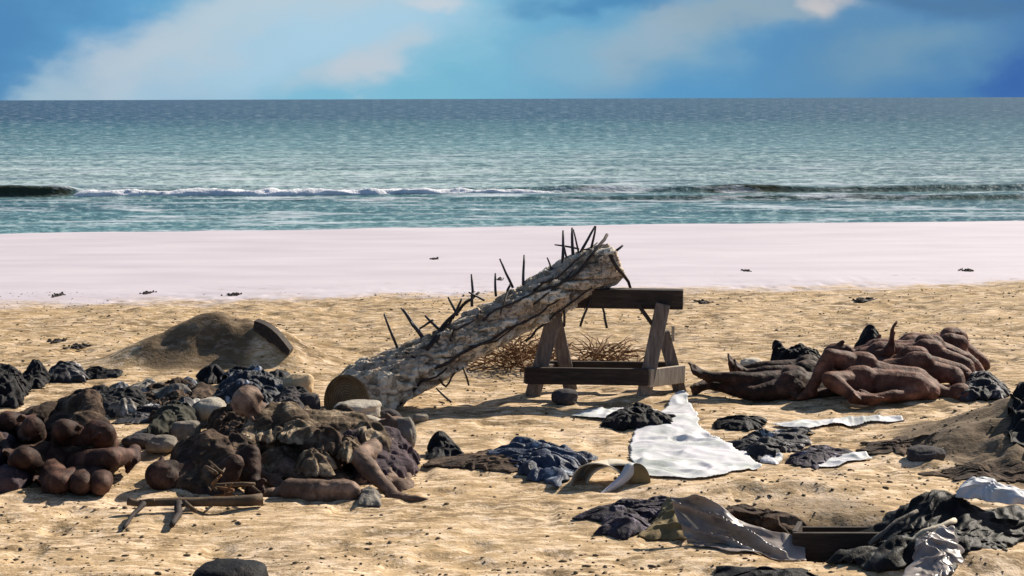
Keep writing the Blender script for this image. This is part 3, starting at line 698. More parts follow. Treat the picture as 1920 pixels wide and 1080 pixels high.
# ---------------------------------------------------------------- the log on the trestle
def spiked_log():
    A = P(650, 756, 11.35); B = P(1146, 492, 12.22)
    A.z = max(A.z, .05)
    ax = (B-A).normalized(); L_ = (B-A).length
    s = ax.cross(Vector((0, 0, 1))).normalized(); t = s.cross(ax).normalized()   # s towards the camera side, t up
    if s.y > 0: s = -s
    R = empty('spiked_log', (A.x, A.y, 0)); tag(R, 'pale peeling tree trunk bristling with dark spikes, propped slanting on the trestle', 'log')
    nu, nv = 300, 150
    U, Vv = np.meshgrid(np.linspace(0, 1, nu), np.linspace(0, 2*PI, nv, endpoint=False), indexing='ij')
    cx, sx = np.cos(Vv), np.sin(Vv)
    r = .165-.006*U + .045*np.exp(-((U-.06)/.17)**2) + .010*np.sin(U*9)
    q = lambda f, sd, st=1: fbm3(cx*f+7, sx*f+5, U*L_*f*st*1.6+sd, sd, 4)
    tw = Vv+U*4.6; cx2, sx2 = np.cos(tw), np.sin(tw)
    n1 = fbm3(cx2*1.9+7, sx2*1.9+5, U*L_*3.6, 60, 4); rd = np.abs(2*n1-1)
    crev = np.exp(-(rd/.07)**2)
    n2 = fbm3(cx2*4.2+7, sx2*4.2+5, U*L_*8, 61, 4); crev2 = np.exp(-(np.abs(2*n2-1)/.13)**2)
    n3 = q(9, 62)
    r = r+.040*(q(1.3, 63)-.5)*2 - .045*crev*.9 - .012*crev2 + .012*(n3-.5)+.05*(fbm3(cx2*1.6, sx2*1.6, U*L_*2.6, 66, 2)-.5)
    endk = sstep(0, .06, U); r = .200*(1-endk)+r*endk
    flake = endk*sstep(.50, .54, fbm3(cx2*1.9+3, sx2*1.9, U*L_*3.6, 64, 4)); r = r+.024*flake
    W = U*L_
    # oblique saw cut at the foot: the near-left face leans to the camera
    nc = Vector((-.60, -.79, -.10)).normalized()
    cutshift = (1-np.clip(U*3, 0, 1))*(-(nc.dot(s)*cx+nc.dot(t)*sx)*r/nc.dot(ax))
    W = W+cutshift
    bend = .0*np.sin(U*PI)
    Pn = np.array(A)[None, None]+W[..., None]*np.array(ax)+(r*cx)[..., None]*np.array(s)+((r*sx)+bend)[..., None]*np.array(t)
    Vt = Pn.reshape(-1, 3)
    i = np.arange((nu-1)*nv); rr = i//nv; c = i % nv
    Fa = np.stack([rr*nv+c, rr*nv+(c+1) % nv, (rr+1)*nv+(c+1) % nv, (rr+1)*nv+c], 1)
    m, nt, N, L, b = nodes('peeling_bark')
    at = N.new('ShaderNodeAttribute'); at.attribute_name = 'crev'
    p = obc(N)
    base = ramp(N, L, noise(N, L, p, 7, 7, .7), [(.3, (.42, .27, .16)), (.42, (.76, .60, .41)), (.52, (.92, .80, .62)), (.66, (.95, .88, .74))])
    fa = N.new('ShaderNodeAttribute'); fa.attribute_name = 'flake'
    base = mixc(N, L, rng(N, L, fa.outputs['Fac'], 0, 1, .5, 0), base, (.36, .23, .145))
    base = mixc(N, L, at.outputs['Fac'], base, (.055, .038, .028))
    L.new(base, b.inputs['Base Color']); b.inputs['Roughness'].default_value = .9
    base2 = noise(N, L, p, 16, 6, .75)
    L.new(mixc(N, L, rng(N, L, base2, .54, .62, 0, .6), base, (.27, .17, .10)), b.inputs['Base Color'])
    bump(N, L, b, math_(N, L, 'ADD', noise(N, L, p, 34, 6, .7), rng(N, L, base2, .53, .58, 1, 0)), 1, .025)
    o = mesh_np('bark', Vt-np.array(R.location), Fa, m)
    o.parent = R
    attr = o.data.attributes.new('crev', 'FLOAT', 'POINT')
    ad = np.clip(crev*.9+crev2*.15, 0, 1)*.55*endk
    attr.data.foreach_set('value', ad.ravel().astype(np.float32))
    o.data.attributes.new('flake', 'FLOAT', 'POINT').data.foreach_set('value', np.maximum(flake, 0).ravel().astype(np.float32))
    # cut faces
    mc, nt, N, L, b = nodes('cut_wood'); p = obc(N)
    wv = N.new('ShaderNodeVectorMath'); wv.operation = 'DISTANCE'; L.new(p, wv.inputs[0]); wv.inputs[1].default_value = (.01, 0, A.z)
    rn = math_(N, L, 'ADD', math_(N, L, 'MULTIPLY', wv.outputs['Value'], 330), math_(N, L, 'MULTIPLY', noise(N, L, p, 8, 5, .6), 7))
    rn = math_(N, L, 'ADD', math_(N, L, 'MULTIPLY', math_(N, L, 'SINE', rn), .12), noise(N, L, p, 6, 6, .7))
    L.new(ramp(N, L, rn, [(.3, (.10, .058, .022)), (.5, (.20, .125, .055)), (.7, (.30, .20, .10))]), b.inputs['Base Color']); b.inputs['Roughness'].default_value = .85
    bump(N, L, b, noise(N, L, p, 18, 5, .7), .8, .015)
    for row, nm, mt, sg in ((0, 'cut_end', mc, -1), (nu-1, 'top_end', m, 1)):
        ring = Pn[row]; cen = ring.mean(0)+np.array(ax)*.004*sg
        rings = [ring+np.array(ax)*.0*sg]; ks = (.93, .86, .6, .3)
        vs = [ring]+[cen+(ring-cen)*k_+np.array(ax)*(sg*(.012 if k_ > .9 else (-.012 if nm == 'cut_end' else .03*(1-k_)))) for k_ in ks]+[cen[None]+np.array(ax)*(-.01*sg if nm == 'cut_end' else .03)]
        VV = np.concatenate(vs); bmx = bmesh.new(); bv = [bmx.verts.new(v-np.array(R.location)) for v in VV]
        for a_ in range(len(ks)):
            for k_ in range(nv): bmx.faces.new((bv[a_*nv+k_], bv[a_*nv+(k_+1) % nv], bv[(a_+1)*nv+(k_+1) % nv], bv[(a_+1)*nv+k_]))
        for k_ in range(nv): bmx.faces.new((bv[len(ks)*nv+k_], bv[len(ks)*nv+(k_+1) % nv], bv[-1]))
        oo = bmobj(nm, bmx, mt, smooth=True); oo.parent = R
    # spikes, each one a rod rooted in the trunk
    def dep(px): return 11.35+(12.22-11.35)*max(0, min(1, (px-652)/494))
    spk = [((720, 588), (745, 652), .010), ((755, 580), (792, 632), .016), ((797, 592), (824, 618), .012), ((752, 578), (775, 612), .010),
           ((840, 557), (858, 592), .011), ((866, 560), (848, 598), .011), ((884, 514), (885, 575), .011), ((879, 548), (908, 563), .009), ((929, 512), (930, 556), .010),
           ((937, 485), (962, 540), .010), ((983, 478), (981, 534), .011), ((1026, 483), (1036, 508), .009), ((1040, 459), (1086, 467), .008),
           ((1056, 432), (1054, 496), .012), ((1058, 462), (1066, 496), .009), ((1073, 427), (1075, 484), .013), ((1075, 430), (1086, 478), .008),
           ((1116, 424), (1086, 478), .011), ((1117, 424), (1106, 474), .010), ((1168, 460), (1140, 482), .012),
           ((868, 690), (879, 722), .008), ((818, 728), (846, 754), .009), ((762, 762), (769, 786), .008), ((780, 622), (812, 600), .009), ((1108, 560), (1088, 612), .010), ((1126, 556), (1138, 615), .010), ((1056, 560), (1058, 612), .010), ((1095, 468), (1114, 467), .007)]
    rnd = random.Random(3)
    for k, (a, b_, rr_) in enumerate(spk):
        if k < 20 or k == 23: off = rnd.uniform(-.05, .10)
        else: off = -.05
        bm = bmesh.new(); a3 = P(a[0], a[1], dep(a[0])+off+rnd.uniform(-.12, .12)); b3 = P(b_[0], b_[1], dep(b_[0])+(.0 if k < 20 else -.05))
        tube(bm, wobble(a3, b3, 4, .02, rnd), [rr_*.62, rr_*.8, rr_*.9, rr_, rr_], 7)
        o = bmobj('spike', bm, ROD, smooth=True); o.parent = R; o.matrix_parent_inverse = Matrix.Translation(-Vector(R.location))
    # vines and thin branches lying along the bark
    def surf(px, py, lift=.012):
        # intersect the pixel ray with the trunk's cylinder
        d = ray(px, py); o_ = CAM-A
        dd = d-ax*d.dot(ax); oo_ = o_-ax*o_.dot(ax); rr2 = .17
        a_ = dd.dot(dd); b2 = dd.dot(oo_); c_ = oo_.dot(oo_)-rr2**2; disc = b2*b2-a_*c_
        tt = (-b2-math.sqrt(max(disc, 0)))/a_
        return CAM+d*(tt-lift)
    vines = [([(800, 655), (830, 612), (868, 572), (898, 548)], .017), ([(806, 650), (850, 590), (880, 560)], .011), ([(1138, 440), (1110, 478), (1072, 520), (1035, 545), (1000, 572)], .013),
             ([(958, 532), (945, 570), (938, 588)], .010), ([(815, 690), (880, 655), (950, 618), (1010, 590), (1050, 560)], .012), ([(905, 600), (930, 580), (990, 555), (1050, 535), (1080, 500)], .010),
             ([(1140, 470), (1160, 505), (1182, 540)], .020), ([(845, 640), (850, 620), (890, 600), (905, 570)], .009), ([(812, 700), (836, 725), (860, 690)], .010), ([(985, 640), (1030, 600), (1075, 565), (1110, 540)], .010),
             ([(700, 745), (735, 690), (745, 668)], .010), ([(735, 770), (790, 715), (838, 690)], .013), ([(1000, 545), (1045, 520), (1090, 480), (1120, 455)], .010), ([(880, 650), (930, 640), (985, 600)], .008), ([(760, 660), (800, 690), (812, 720)], .009)]
    for pts, rr_ in vines:
        w = [surf(x, y) for x, y in pts]; ww = []
        for a, b_ in zip(w, w[1:]): ww += wobble(a, b_, 4, .05, rnd)[:-1]
        ww.append(w[-1]); n = len(ww)
        bm = bmesh.new(); tube(bm, ww, [rr_*(1-.45*i/(n-1)) for i in range(n)], 7)
        o = bmobj('branch', bm, DTWIG, smooth=True); o.parent = R; o.matrix_parent_inverse = Matrix.Translation(-Vector(R.location))
    return R
spiked_log()

# ---------------------------------------------------------------- trestle
def trestle():
    R = empty('sawhorse', (P(1140, 745, 12.1).x, 12.1, 0)); tag(R, 'rough dark wooden sawhorse bench holding up the spiked log', 'sawhorse')
    def part(nm, mt, *a, bev=.004):
        bm = bmesh.new(); board(bm, *a); o = bmobj(nm, bm, mt, bevel=bev); o.parent = R; o.matrix_parent_inverse = Matrix.Translation(-Vector(R.location)); return o
    Yf, Yb = 12.0, 12.28
    yl, yr = 12.12, 12.0
    part('top_beam', WOODD, P(1012, 557, 12.17), P(1281, 561, 12.03), .145, .12, (0, 1, 0), bev=.006)
    S = (1, 0, .1)
    def leg(a, b, w, t, mt=WOODV): part('leg', mt, a, b, w, t, (1, 0, 0))
    leg(P(1044, 575, 12.08), P(998, 744, 12.02), .06, .115); leg(P(1036, 575, 12.24), P(1070, 731, 12.32), .06, .105)
    leg(P(1243, 570, 11.94), P(1206, 748, 11.90), .06, .105); leg(P(1243, 622, 12.16), P(1276, 738, 12.18), .06, .095)
    part('brace', WOODD, P(1197, 572, 11.97), P(1226, 612, 11.93), .03, .03, (0, 1, 0))
    part('peg', WOODL, P(1262, 611, 12.12), P(1262, 640, 12.12), .04, .02, (1, 0, 0))
    part('stretcher', WOODD, P(985, 704, 11.96), P(1216, 707, 11.84), .125, .035, (0, 1, 0))
    part('stretcher', WOODD, P(1030, 690, 12.36), P(1270, 692, 12.24), .11, .035, (0, 1, 0))
    part('end_board', WOODL, P(1217, 709, 11.86), P(1282, 701, 12.16), .135, .03, (.7, -1, 0))
    part('end_board', WOODV, P(985, 704, 11.99), P(1040, 696, 12.36), .12, .03, (.7, -1, 0))
trestle()

# ---------------------------------------------------------------- brushwood behind the trestle
def brush(name, label, cx_px, y_px, wpx, hpx, n, seed, mt, r=.006):
    rnd = random.Random(seed); c = GH(cx_px, y_px); sc_ = F/c.y; w = wpx/sc_/2; h = hpx/sc_
    bm = bmesh.new()
    for i in range(n):
        x = rnd.gauss(0, .45)*w; x = max(-w, min(w, x)); y = rnd.uniform(-.25, .25); zt = h*(1-(x/w)**2)
        a = Vector((x, y, rnd.uniform(0, zt*.8)))
        ln = rnd.uniform(.12, .38); an = rnd.uniform(0, PI); d = Vector((math.cos(an)*rnd.choice((-1, 1)), math.sin(an)*.6, rnd.uniform(-.35, .6))).normalized()*ln
        b = a+d; b.z = max(.01, min(b.z, zt*1.15+.03))
        pts = wobble(a, b, 4, .10, rnd); rr = rnd.uniform(.6, 1.3)*r
        tube(bm, pts, [rr, rr, rr*.8, rr*.7, rr*.4], 5)
    o = bmobj(name, bm, mt, smooth=True); o.location = (c.x, c.y, Hs(c.x, c.y)); tag(o, label, 'brushwood'); return o
brush('brushwood', 'heap of dry rusty-brown twigs lying under the middle of the slanting log', 975, 693, 190, 62, 170, 4, TWIG)
brush('brushwood', 'low tangle of dry orange twigs seen through the sawhorse legs', 1135, 684, 150, 36, 90, 5, TWIG)

# ---------------------------------------------------------------- stones by the foot of the log
def stone_px(px, py, wpx, hpx, seed, mt, label, depth=None, dz=0, rot=0, cat='stone', group='stones heaped at the foot of the log', name='stone', dy=.8):
    """px,py = centre of the stone's base; sizes in photo pixels"""
    g = GH(px, py); k = g.y/F; sz = (wpx*k/2, wpx*k/2*dy, hpx*k/2)
    return rock(name, (g.x, g.y, g.z+sz[2]*.85+dz), sz, seed, mt, label, cat, group, rot)
stone_px(578, 776, 48, 46, 1, STONED, 'dark rounded stone touching the left rim of the log cut end')
stone_px(670, 800, 96, 36, 2, STONEL, 'long flat pale stone lying across the front of the log cut end', dz=.06)
stone_px(728, 800, 48, 38, 3, STONED, 'dark round stone under the right rim of the log cut end')
stone_px(757, 842, 44, 64, 4, STONE, 'tall grey upright stone right of the heap below the log')
stone_px(622, 806, 50, 30, 5, STONED, 'dark stone partly under the log cut end, left of the long flat stone')
stone_px(700, 828, 60, 44, 6, STONEL, 'pale rounded stone in front of the long flat stone', dz=.03)
stone_px(745, 870, 40, 36, 7, STONEL, 'pale stone at the right edge of the clothed heap')
stone_px(790, 790, 30, 16, 8, STONE, 'small stone on sand right of the log foot')
stone_px(265, 838, 62, 28, 9, STONED, 'low dark stone at the left end of the clothed heap', group='stones beside the clothed heap')
stone_px(305, 848, 62, 34, 10, STONE, 'grey stone in front of the dark sack left of the clothed heap', group='stones beside the clothed heap')
stone_px(350, 828, 56, 44, 11, STONE, 'grey stone leaning on the left of the clothed heap', group='stones beside the clothed heap')
stone_px(395, 795, 60, 42, 12, STONEL, 'pale lit stone above the left part of the clothed heap', group='stones beside the clothed heap', dz=.04)
stone_px(1060, 757, 52, 30, 13, STONED, 'dark lump at the foot of the left back sawhorse leg', group=None)
stone_px(1737, 868, 74, 34, 14, STONED, 'dark lump on the sand left of the right sand mound', group=None)
stone_px(560, 742, 60, 44, 16, simple('crumbly_sand', [(.3, (.42, .30, .17)), (.7, (.6, .46, .29))], 8, .95, bs=.8, bd=.02), 'pale lump of caked sand left of the log', group=None, cat='sand lump')

# ---------------------------------------------------------------- figures on the right
def JP(d): return {k: P(*v) for k, v in d.items()}
GR = 'brown figures heaped right of the sawhorse'
human(JP(dict(pel=(1618, 706, 11.95), che=(1715, 722, 11.9), nec=(1765, 738, 11.88), hea=(1785, 745, 11.86),
    shL=(1730, 716, 12.05), shR=(1728, 734, 11.78), elL=(1770, 738, 12.15), wrL=(1800, 744, 12.1), elR=(1690, 742, 11.68), wrR=(1640, 745, 11.62),
    hiL=(1612, 690, 12.02), hiR=(1606, 722, 11.86), knL=(1556, 668, 11.92), anL=(1520, 730, 11.85), toL=(1490, 742, 11.8), knR=(1556, 712, 11.72), anR=(1600, 742, 11.62), toR=(1645, 748, 11.6))),
    SKIN, 'brown figure at the front of the right heap, one knee raised to a peak', GR, seed=1, face=(0, -.4, -1), s=1.12, disp=.004)
human(JP(dict(pel=(1490, 722, 12.0), che=(1590, 728, 12.15), nec=(1640, 728, 12.2), hea=(1665, 728, 12.2),
    shL=(1610, 722, 12.3), shR=(1610, 732, 12.05), elL=(1570, 720, 12.4), wrL=(1530, 722, 12.4), elR=(1560, 738, 11.95), wrR=(1510, 742, 11.85),
    hiL=(1488, 716, 12.1), hiR=(1485, 728, 11.9), knL=(1405, 712, 11.95), anL=(1332, 706, 11.95), toL=(1300, 688, 11.9), knR=(1415, 738, 11.85), anR=(1330, 722, 12.05), toR=(1302, 735, 11.95))),
    SKIN3, 'dark figure lying low at the front left, its long legs reaching the sawhorse', GR, seed=6, face=(0, -.4, 1), disp=.004)
human(JP(dict(pel=(1712, 690, 12.3), che=(1630, 700, 12.4), nec=(1585, 705, 12.45), hea=(1570, 708, 12.45),
    shL=(1610, 708, 12.3), shR=(1612, 694, 12.55), elL=(1600, 715, 12.25), wrL=(1580, 720, 12.2), elR=(1600, 700, 12.7), wrR=(1560, 705, 12.7),
    hiL=(1722, 696, 12.22), hiR=(1712, 684, 12.4), knL=(1790, 702, 12.15), anL=(1805, 740, 12.0), toL=(1840, 745, 11.95), knR=(1800, 696, 12.35), anR=(1830, 730, 12.2), toR=(1860, 738, 12.2))),
    SKIN, 'brown figure mid right heap, rounded haunch just behind the front figure', GR, seed=2, face=(0, 0, 1), s=1.15, disp=.004)
human(JP(dict(pel=(1735, 664, 12.6), che=(1650, 664, 12.65), nec=(1605, 668, 12.68), hea=(1585, 668, 12.68),
    shL=(1640, 670, 12.52), shR=(1640, 658, 12.8), elL=(1665, 664, 12.42), wrL=(1672, 642, 12.4), elR=(1600, 660, 12.85), wrR=(1560, 672, 12.85),
    hiL=(1745, 668, 12.52), hiR=(1745, 656, 12.7), knL=(1812, 685, 12.4), anL=(1820, 730, 12.3), toL=(1850, 735, 12.2), knR=(1815, 676, 12.7), anR=(1850, 712, 12.6), toR=(1885, 716, 12.6)))
    | {'hdL': Vector((0, 0, 1))}, SKIN, 'brown figure behind with one fist raised above the right heap', GR, seed=3, face=(0, -.3, 1), s=1.08, disp=.004)
human(JP(dict(pel=(1780, 652, 12.95), che=(1710, 652, 12.95), nec=(1675, 656, 12.95), hea=(1660, 658, 12.95),
    shL=(1695, 658, 12.82), shR=(1695, 648, 13.1), elL=(1720, 675, 12.85), wrL=(1750, 680, 12.85), elR=(1680, 665, 13.2), wrR=(1650, 680, 13.1),
    hiL=(1785, 660, 12.86), hiR=(1785, 646, 13.05), knL=(1822, 690, 12.8), anL=(1840, 712, 12.9), toL=(1860, 716, 12.8), knR=(1840, 680, 13.0), anR=(1850, 700, 13.1), toR=(1880, 706, 13.1))),
    SKIN, 'reddish brown figure topmost at the back of the right heap', GR, seed=4, face=(0, 0, 1), s=1.1, disp=.004)
human(JP(dict(pel=(1515, 700, 12.5), che=(1610, 700, 12.75), nec=(1650, 698, 12.85), hea=(1665, 695, 12.85),
    shL=(1630, 690, 12.95), shR=(1635, 705, 12.65), elL=(1600, 692, 13.0), wrL=(1550, 695, 13.0), elR=(1580, 710, 12.6), wrR=(1550, 715, 12.5),
    hiL=(1512, 695, 12.55), hiR=(1510, 706, 12.4), knL=(1440, 690, 12.5), anL=(1385, 694, 12.55), toL=(1372, 668, 12.5), knR=(1455, 698, 12.35), anR=(1400, 700, 12.35), toR=(1385, 680, 12.3))),
    SKIN3, 'dark figure half buried at the back left of the right heap, feet pointing up', GR, seed=5, face=(0, 0, 1), disp=.004)
cloth('black_cloth', 'black cloth bunched over the legs at the back left of the right heap', 'cloth', [(1448, 700), (1540, 706), (1548, 690), (1500, 682), (1448, 688)], BLACK, h=.16, seed=31, ang=.6, amp=.07, bumps=[(1452, 694, .22, .03, .05, 0), (1500, 694, .10, .12, .08, 0)])
cloth('dark_bundle', 'dark cloth peak behind the figure with the raised hand', 'bundle', [(1600, 668), (1665, 670), (1668, 660), (1605, 658)], BLACK, h=.10, seed=32, amp=.05, bumps=[(1632, 664, .17, .09, .15, 0)])
cloth('dark_bundle', 'dark torn cloth at the right end of the figure heap', 'bundle', [(1800, 752), (1880, 752), (1895, 738), (1870, 722), (1810, 720)], BLACKP, h=.10, seed=33, amp=.05)
stone_px(1408, 694, 44, 24, 17, BEIGE, 'yellowish round bundle behind the upright feet', group=None, cat='bundle', name='bundle')

# ---------------------------------------------------------------- clothed heap in the middle left
GM = 'dusty figures in the heap below the log'
human(JP(dict(pel=(545, 855, 9.6), che=(520, 800, 9.7), nec=(492, 772, 9.75), hea=(476, 762, 9.7),
    shL=(560, 800, 9.65), shR=(470, 820, 9.6), elL=(610, 850, 9.45), wrL=(560, 880, 9.25), elR=(455, 870, 9.3), wrR=(500, 895, 9.15),
    hiL=(580, 870, 9.55), hiR=(520, 880, 9.4), knL=(640, 905, 9.1), anL=(560, 925, 8.95), toL=(525, 930, 8.9), knR=(610, 915, 8.98), anR=(530, 925, 8.92), toR=(500, 935, 8.85)))
    , SKIN2, 'slumped figure in dusty brown tunic sitting in the middle of the heap below the log', GM, seed=11, face=(-.1, -1, -.35), clothes=tunic(RAG, True))
human(JP(dict(pel=(700, 845, 9.75), che=(715, 880, 9.4), nec=(730, 902, 9.2), hea=(742, 915, 9.12),
    shL=(752, 880, 9.4), shR=(690, 890, 9.2), elL=(765, 905, 9.3), wrL=(745, 930, 9.05), elR=(665, 920, 9.1), wrR=(640, 935, 9.0),
    hiL=(725, 840, 9.7), hiR=(672, 842, 9.6), knL=(672, 858, 9.12), anL=(738, 928, 8.85), toL=(795, 940, 8.8), knR=(640, 850, 9.4), anR=(625, 900, 9.2), toR=(650, 925, 9.1)))
    , SKIN2, 'figure in plum rags at the heap right end, bare foot out on the sand', GM, seed=12, face=(0, -1, .3), clothes=tunic(RAG3, False))
human(JP(dict(pel=(420, 890, 9.2), che=(380, 855, 9.4), nec=(358, 880, 9.2), hea=(325, 888, 9.15),
    shL=(400, 850, 9.3), shR=(355, 868, 9.35), elL=(450, 870, 9.1), wrL=(475, 905, 8.95), elR=(345, 910, 9.1), wrR=(385, 925, 8.95),
    hiL=(440, 885, 9.2), hiR=(410, 905, 9.1), knL=(470, 850, 9.1), anL=(478, 915, 8.95), toL=(500, 930, 8.9), knR=(440, 870, 8.95), anR=(420, 925, 8.9), toR=(400, 935, 8.85)))
    , SKIN3, 'dark figure hunched at the left end of the heap behind the broken branch', GM, seed=13, face=(-1, -.4, 0), clothes=tunic(RAG2, True))
human(JP(dict(pel=(600, 812, 10.1), che=(660, 815, 10.15), nec=(700, 812, 10.2), hea=(722, 810, 10.2),
    shL=(675, 825, 10.0), shR=(672, 800, 10.3), elL=(700, 850, 9.85), wrL=(650, 858, 9.75), elR=(640, 795, 10.4), wrR=(600, 800, 10.4),
    hiL=(590, 822, 10.0), hiR=(592, 805, 10.2), knL=(640, 860, 9.7), anL=(660, 900, 9.35), toL=(690, 915, 9.25), knR=(540, 790, 10.1), anR=(600, 835, 9.9), toR=(620, 850, 9.8)))
    , SKIN2, 'figure in pale dusty clothes lying across the top of the heap near the flat stone', GM, seed=14, face=(0, -.3, 1), clothes=tunic(RAG, True, RAG2))
# extra wraps, bundles
cloth('rag_bundle', 'dusty brown rag bundle with sunlit folds on top of the middle heap', 'bundle', [(500, 850), (600, 860), (640, 845), (620, 815), (540, 810)], RAG, h=.24, seed=41, ang=-.7, freq=7, amp=.09)
cloth('rag_bundle', 'dark ragged cloth at the right side of the middle heap above the bare foot', 'bundle', [(725, 880), (775, 892), (785, 868), (765, 845), (715, 842)], RAG3, h=.12, seed=42, ang=.7, freq=7, amp=.08)
cloth('rag_bundle', 'grey brown rags spread over the left shoulder of the middle heap', 'bundle', [(400, 850), (480, 860), (500, 820), (440, 800), (390, 815)], RAG2, h=.20, seed=43, ang=.3, freq=7, amp=.09)
cloth('dark_sack', 'long dark green sack slumped left of the middle heap', 'sack', [(270, 835), (355, 822), (375, 800), (340, 790), (290, 800)], simple('dark_sacking', [(.3, (.02, .02, .016)), (.7, (.07, .065, .045))], 8, .9, bs=.6), h=.17, seed=44, ang=.4, freq=4, amp=.04, rag=.01)
def roll(name, label, cat, a, b, ra, rb, mt, seed):
    bm = bmesh.new(); c = Vector(a).lerp(Vector(b), .5); capsule(bm, Vector(a)-c, Vector(b)-c, ra, rb, 16)
    m_ = (Vector(b)-Vector(a))*.2; capsule(bm, -m_, m_, ra*1.03, rb*.98, 16)
    o = remeshed(name, bm, .011, mt, None, 4, .014, 6, seed); o.location = c; tag(o, label, cat); return o
roll('padded_roll', 'short thick brown padded roll lying level in front of the heap, its top sunlit', 'roll', P(545, 918, 8.85), P(658, 922, 8.8), .070, .064, SKIN2, 71)
roll('padded_roll', 'stubby dark brown padded roll sticking out at the left of the middle heap', 'roll', P(310, 888, 9.3), P(365, 888, 9.28), .080, .085, SKIN3, 72)
cloth('grey_rag', 'small grey rag between the level roll and the bare foot', 'rag', [(670, 948), (715, 950), (712, 932), (672, 930)], STONE, h=.04, seed=45, amp=.02)

rs_ = random.Random(78)
for (px, py, w, Yd, hh) in [(560, 820, 46, 0, .34), (610, 838, 40, 0, .30), (505, 815, 34, 0, .34), (645, 800, 34, 0, .22), (700, 830, 36, 0, .24), (440, 842, 36, 0, .26), (590, 878, 36, 0, .16), (655, 852, 26, 0, .26)]:
    q0 = [(px-w, py+6), (px-w*.4, py+16), (px+w*.8, py+14), (px+w, py-5), (px+w*.2, py-16), (px-w*.7, py-12)]
    dy_ = hh*F/ (G(px, py).y)    # footprint further down the picture: it lies on top of the heap
    q1 = [(x, y+dy_*.55) for x, y in q0]
    cloth('rag', 'crumpled tan and brown rag draped over the heap below the log', 'rag', q1, rs_.choice((RAG, RAG, RAG2)), h=.09, seed=rs_.randint(200, 900), amp=.10, rag=.05, lift=hh*.55, n=20, it=60, ang=rs_.uniform(-1.2, -.4), group='rags draped over the heap below the log')
# broken branch stand
def branch():
    rnd = random.Random(9); g = GH(240, 990)
    R = empty('broken_branch', (g.x, g.y, g.z)); tag(R, 'broken branch propped low before the heap, left end bent to the sand', 'branch')
    def t_(pts, rr, mt=DTWIG, nm='limb'):
        w = []
        for a, b in zip(pts, pts[1:]): w += wobble(a, b, 4, .03, rnd)[:-1]
        w.append(pts[-1]); n = len(w); bm = bmesh.new(); tube(bm, w, [rr*(1-.4*i/(n-1)) for i in range(n)], 8)
        o = bmobj(nm, bm, mt, smooth=True); o.parent = R; o.matrix_parent_inverse = Matrix.Translation(-Vector(R.location))
    bk = simple('branch_wood', [(.3, (.05, .033, .02)), (.6, (.13, .085, .05)), (.8, (.26, .18, .11))], 10, .8)
    t_([P(492, 936, 8.65), P(400, 940, 8.6), P(262, 944, 8.5)], .034, bk)
    t_([P(270, 944, 8.45), P(252, 962, 8.35), P(232, 990, 8.12)], .015, DTWIG)
    t_([P(240, 940, 8.5), P(262, 944, 8.5), P(290, 938, 8.5)], .022, bk)
    t_([P(335, 942, 8.55), P(335, 965, 8.4), P(322, 985, 8.2)], .024, DTWIG)
    t_([P(345, 942, 8.52), P(368, 958, 8.5)], .016, bk)
    for k in range(14):
        x = rnd.uniform(385, 480); y = rnd.uniform(885, 935)
        t_([P(x, y, 8.75), P(x+rnd.uniform(-45, 45), y+rnd.uniform(-25, 12), 8.75+rnd.uniform(-.1, .1))], rnd.uniform(.006, .012), TWIG if rnd.random() < .6 else bk, 'twig')
    t_([P(395, 912, 8.8), P(478, 908, 8.8)], .018, bk)
branch()

# ---------------------------------------------------------------- dark heap at the left edge
def bent(kL, kR, pel, che, hea, mat, label, seed, s=1.15, clothes=None, zlow=.07, fold=.30, arm=-1):
    """figure lying back in the heap with both knees drawn up; knees, pelvis, chest, head as (px, py, depth)"""
    kL, kR, pel, che, hea = [P(*q) for q in (kL, kR, pel, che, hea)]
    sp = (che-pel).normalized(); kn = (kL-kR); lat = (kn-sp*kn.dot(sp)).normalized()
    J = dict(pel=pel, che=che, nec=che.lerp(hea, .62), hea=hea, hiL=pel+lat*.11*s, hiR=pel-lat*.11*s, shL=che+lat*.19*s+sp*.08, shR=che-lat*.19*s+sp*.08, knL=kL, knR=kR)
    for S, k in (('L', 1), ('R', -1)):
        K = J['kn'+S]; an = Vector((K.x+.05*k, K.y+fold, max(zlow, K.z-.30))); J['an'+S] = an; J['to'+S] = an+Vector((.03*k, -.16, -.04))
        sh = J['sh'+S]; el = sh.lerp(K, .42)+lat*.10*k+Vector((0, 0, .04)); J['el'+S] = el; J['wr'+S] = el.lerp(K, .62)+Vector((0, -.05, -.02))
    human(J, mat, label, 'dark figures heaped at the left edge', s=s, seed=seed, face=(0, -1, .4), disp=.004, clothes=clothes)
bent((45, 858, 9.05), (152, 908, 8.92), (90, 880, 9.45), (60, 850, 9.9), (50, 835, 10.15), SKIN3, 'dark figure at the front of the left heap, one knee high at the frame edge', 21)
bent((110, 906, 8.92), (188, 908, 8.94), (130, 882, 9.42), (120, 850, 9.85), (110, 838, 10.1), SKIN4, 'brown figure at the front of the left heap with both knees low on the sand', 22)
bent((10, 905, 9.0), (-30, 870, 9.1), (20, 880, 9.5), (-30, 850, 9.9), (-60, 840, 10.1), SKIN3, 'dark figure half cut off by the left edge of the photo', 23, clothes=tunic(RAG2, False, RAG3, top=False))
bent((206, 860, 9.12), (196, 812, 9.4), (140, 850, 9.5), (90, 835, 9.85), (60, 828, 10.05), SKIN4, 'brown figure with two stacked knees at the right side of the left heap', 24, zlow=.12, clothes=tunic(RAG2, True))
bent((118, 805, 9.3), (60, 800, 9.35), (100, 840, 9.7), (120, 812, 10.05), (140, 806, 10.25), SKIN3, 'dark figure topmost in the left heap, both knees raised against the sand', 25, zlow=.2)
